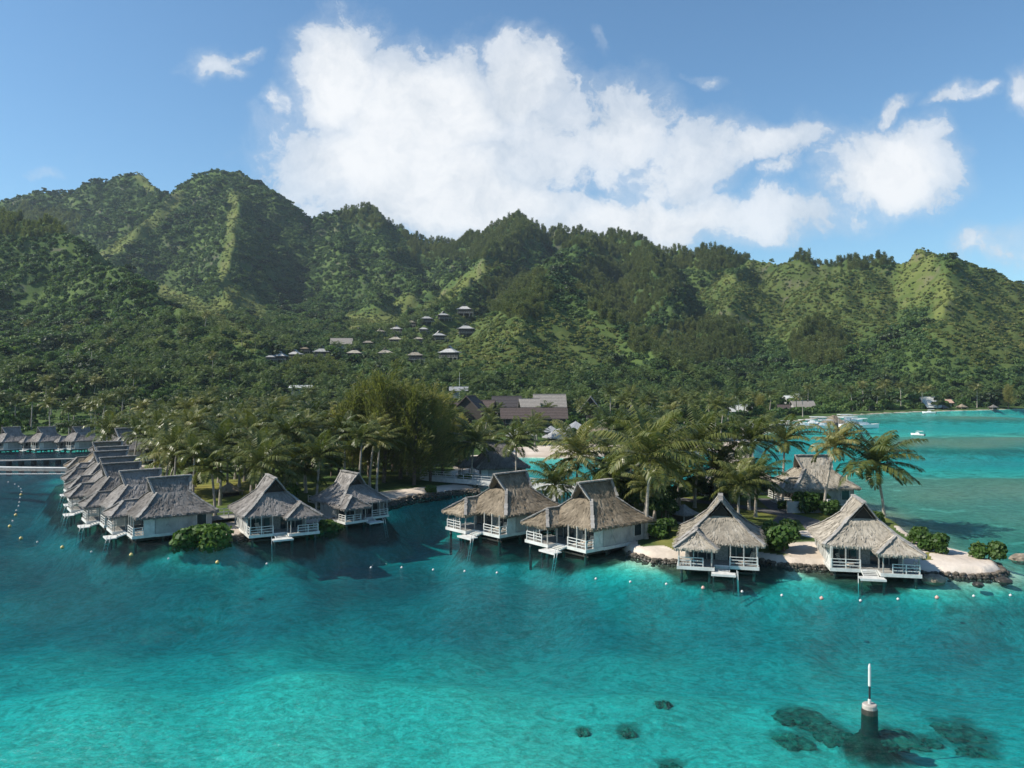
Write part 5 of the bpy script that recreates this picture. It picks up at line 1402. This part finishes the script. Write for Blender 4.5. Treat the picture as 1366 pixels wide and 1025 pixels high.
grove(125, [(600, 606), (990, 600), (1010, 575), (960, 548), (560, 555), (570, 600)], 4.4, [(.46, gc_p), (.54, gc_t)], 2, 4.5)
gr_p = kp('coconut palm in the belt of palms along the left bay shore', 'palms along the left bay shore', 7, 12)
gr_t = kt(ROUND + UMB, 'dark leafy tree on the low land behind the left bay', 'leafy trees behind the left bay', .7, 1.15)
grove(70, [(-120, 592), (150, 592), (420, 590), (440, 560), (-160, 560)], 5.0, [(.72, gr_p), (.28, gr_t)], 3, 4)
grove(75, [(-160, 562), (450, 562), (480, 540), (-160, 537)], 7.5, [(.30, gr_p), (.70, gr_t)], 4, 4)
gf_p = kp('small coconut palm on the far village shore', 'palms on the far village shore', 8, 13)
gf_t = kt(ROUND, 'round leafy tree on the far village shore', 'leafy trees on the far village shore', .6, 1.0)
grove(70, [(980, 572), (1060, 557), (1180, 549.5), (1366, 544), (1500, 541), (1500, 535), (1180, 541), (980, 550)], 6.5, [(.45, gf_p), (.55, gf_t)], 5, 4)
gi_p = kp('low coconut palm in the thicket at the middle of the islet', 'palms in the islet thicket', 4.5, 7.5, (.75, .95))
gi_t = kt([ROUND[1], ROUND[2], ROUND[0]], 'dark leafy small tree in the islet thicket', 'small trees in the islet thicket', .34, .55)
grove(40, [(790, 715), (895, 705), (905, 690), (985, 668), (985, 655), (800, 655)], 2.3, [(.38, gi_p), (.62, gi_t)], 6, 1.8)

# ------------------------------------------------------------------ the wooded hills: one mass of each kind of growth
def source(name, V, Fq, m): return bpy.data.objects.new(name, npmesh(name, V, Fq, [m]))
def scatter(name, P_, sc, rz, sources):
    me = npmesh(name, P_, np.zeros((0, 3), int), []) if False else bpy.data.meshes.new(name)
    me.vertices.add(len(P_)); me.vertices.foreach_set('co', np.asarray(P_, np.float32).ravel())
    for nm_, arr, typ in (('sc', sc, 'FLOAT'), ('rz', rz, 'FLOAT'), ('vi', rng.integers(0, len(sources), len(P_)), 'INT')):
        a = me.attributes.new(nm_, typ, 'POINT'); a.data.foreach_set('value', np.asarray(arr, np.float32 if typ == 'FLOAT' else np.int32))
    o = obj(name, me); tag(o, kind='stuff')
    c = bpy.data.collections.new(name + '_kinds')
    for s_ in sources: c.objects.link(s_)
    ng = bpy.data.node_groups.new(name, 'GeometryNodeTree')
    ng.interface.new_socket('Geometry', in_out='INPUT', socket_type='NodeSocketGeometry'); ng.interface.new_socket('Geometry', in_out='OUTPUT', socket_type='NodeSocketGeometry')
    g = NT(ng); gi = g.n('NodeGroupInput'); go = g.n('NodeGroupOutput')
    ci = g.n('GeometryNodeCollectionInfo'); ci.inputs['Collection'].default_value = c; ci.inputs['Separate Children'].default_value = True; ci.inputs['Reset Children'].default_value = True
    ip = g.n('GeometryNodeInstanceOnPoints'); g.link(gi.outputs[0], ip.inputs['Points']); g.link(ci.outputs[0], ip.inputs['Instance']); ip.inputs['Pick Instance'].default_value = True
    def na(n_, t_):
        q = g.n('GeometryNodeInputNamedAttribute'); q.data_type = t_; q.inputs['Name'].default_value = n_; return next(s for s in q.outputs if s.enabled and s.name == 'Attribute')
    g.link(na('vi', 'INT'), ip.inputs['Instance Index'])
    cb = g.n('ShaderNodeCombineXYZ'); g.link(na('rz', 'FLOAT'), cb.inputs[2]); g.link(cb.outputs[0], ip.inputs['Rotation'])
    cs = g.n('ShaderNodeCombineXYZ'); sa = na('sc', 'FLOAT')
    for i in range(3): g.link(sa, cs.inputs[i])
    g.link(cs.outputs[0], ip.inputs['Scale']); g.link(ip.outputs[0], go.inputs[0])
    md = o.modifiers.new('scatter', 'NODES'); md.node_group = ng
    return o
H_broad = [source('hill_tree', *lobes_crown(rand_lobes(5, 2.6, 1.9, .8, 3.6, .85), 190, 1.2, .3), L_hill) for i in range(5)]
H_big = [source('hill_big_tree', *lobes_crown(rand_lobes(9, 3.2, 1.25, 1.6, 3.8, .6), 420, .85, .3), (L_hill, L_broad, L_dark)[i]) for i in range(3)]
H_iron = [source('hill_ironwood', *iron_crown(10 + i, 2.3, 300, 700 + i, .12, (.55, 2.0)), L_ironhill) for i in range(3)]
H_scrub = [source('hill_scrub', *lobes_crown(rand_lobes(4, 1.3, .9, .2, 1.0, .7), 90, .75, .3), L_scrub) for i in range(3)]
def hp(i):
    V, Fq = PALM_SMALL[i]; V = V + np.array([.4, .1, 7.0]); b, top = trunk_mesh(7, (.4, .1), .2, .14, 5, 3)
    Q = [f for f in b.F if len(f) == 4]; n0 = len(V)
    return source('hill_palm', np.vstack([V, np.array([tuple(v) for v in b.V])]), np.vstack([Fq, np.array(Q) + n0]), L_hillpalm)
H_palm = [hp(i) for i in range(4)]
N = 250000
yv = np.sqrt(rng.uniform(250 ** 2, 1520 ** 2, N)); uv_ = rng.uniform(-.82, .82, N); xv = uv_ * yv
zv, sv_, smv, siv, _, _ = terr(xv, yv, True)
gm = grass_mask(xv, yv, zv); im = iron_mask(xv, yv, zv); sm_ = scrub_mask(xv, yv, zv)
nA = fbm(xv / 70, yv / 70, 91, 4); nB = fbm(xv / 24, yv / 24, 92, 3)
pxv = CX + xv / yv * F; pyv = CY - (zv - CH) / yv * F
ok = (smv > 10) & (siv < -5) & (zv > .6)
EX = np.array(EXCL)
nearb = yv < 420
for a, b_, c in EX: ok &= ~(nearb & (np.hypot(xv - a, yv - b_) < c + 1))
cleared = np.zeros(N, bool)
for a, b_, c, zf in VPOS:
    front_ = (yv < b_ + c * .6) & (yv > b_ - 170) & (np.abs(xv / yv - a / b_) * b_ < c * .85 + 3.0)
    cut_ = front_ & ((zv + 7.0 > CH + (zf - CH) * yv / b_) | (yv > b_ - c)); cleared |= cut_ & ok & (yv < b_ - c * .8); ok &= ~cut_
# low growth only where single trees stand already
own = (yv < 330) & (zv < 9)
palmz = np.clip(1.4 - np.hypot((pxv - 270) / 130, (pyv - 470) / 42), 0, 1) + np.clip(1.4 - np.hypot((pxv - 560) / 110, (pyv - 450) / 45), 0, 1) + np.clip((pyv - 488) / 30, 0, 1) * (pyv < 560) * np.where(pxv > 950, .3, .8)
rr = rng.random(N)
grass_here = gm + (nA - .5) * .5 > .45
iron_here = (im + (nB - .5) * .8 > .5) & ~grass_here
scrub_here = (sm_ + (nA - .5) * .9 > .5) & ~grass_here & ~iron_here
palm_here = (rr < palmz * .42) & ~grass_here & ~iron_here & ~scrub_here
broad_here = ~grass_here & ~iron_here & ~scrub_here & ~palm_here
def sel(mask, dens):
    i = np.where(ok & mask & (rng.random(N) < dens))[0]; return i
def put(name, i, smin, smax, src, sink=.3, near=1.0):
    s_ = rng.uniform(smin, smax, len(i)) * (0.8 + .5 * nB[i]); s_ = np.where(own[i], s_ * near, s_)
    scatter(name, np.stack([xv[i], yv[i], zv[i] - sink], 1), s_, rng.uniform(0, 6.28, len(i)), src)
put('hillside_woodland', sel(broad_here, .62), .32, 1.0, H_broad, .5, .6)
put('hillside_large_trees', sel(broad_here & (nA > .42), .03), 1.0, 2.2, H_big, .4, .5)
put('hillside_ironwoods', sel(iron_here, .60), .45, .85, H_iron)
put('hillside_scrub', np.concatenate([sel(scrub_here, .95), sel(grass_here, .55), np.where(cleared & ~own & (rng.random(N) < .6))[0]]), .4, 1.35, H_scrub)
put('hillside_bushes', sel(scrub_here, .22), .25, .6, H_broad, .4)
put('hillside_palms', sel(palm_here & ~own, .30), .8, 1.15, H_palm)

# ------------------------------------------------------------------ air
hb = MB().box(-2600, 2600, -60, 2300, -12, 470)
m_, k = mat('haze_air')
vo = k.n('ShaderNodeVolumePrincipled'); vo.inputs['Color'].default_value = (.70, .86, 1.0, 1); vo.inputs['Density'].default_value = .00007; vo.inputs['Anisotropy'].default_value = .2
k.link(vo.outputs[0], k.n('ShaderNodeOutputMaterial').inputs['Volume'])
tag(hb.build('haze', m_), kind='stuff')
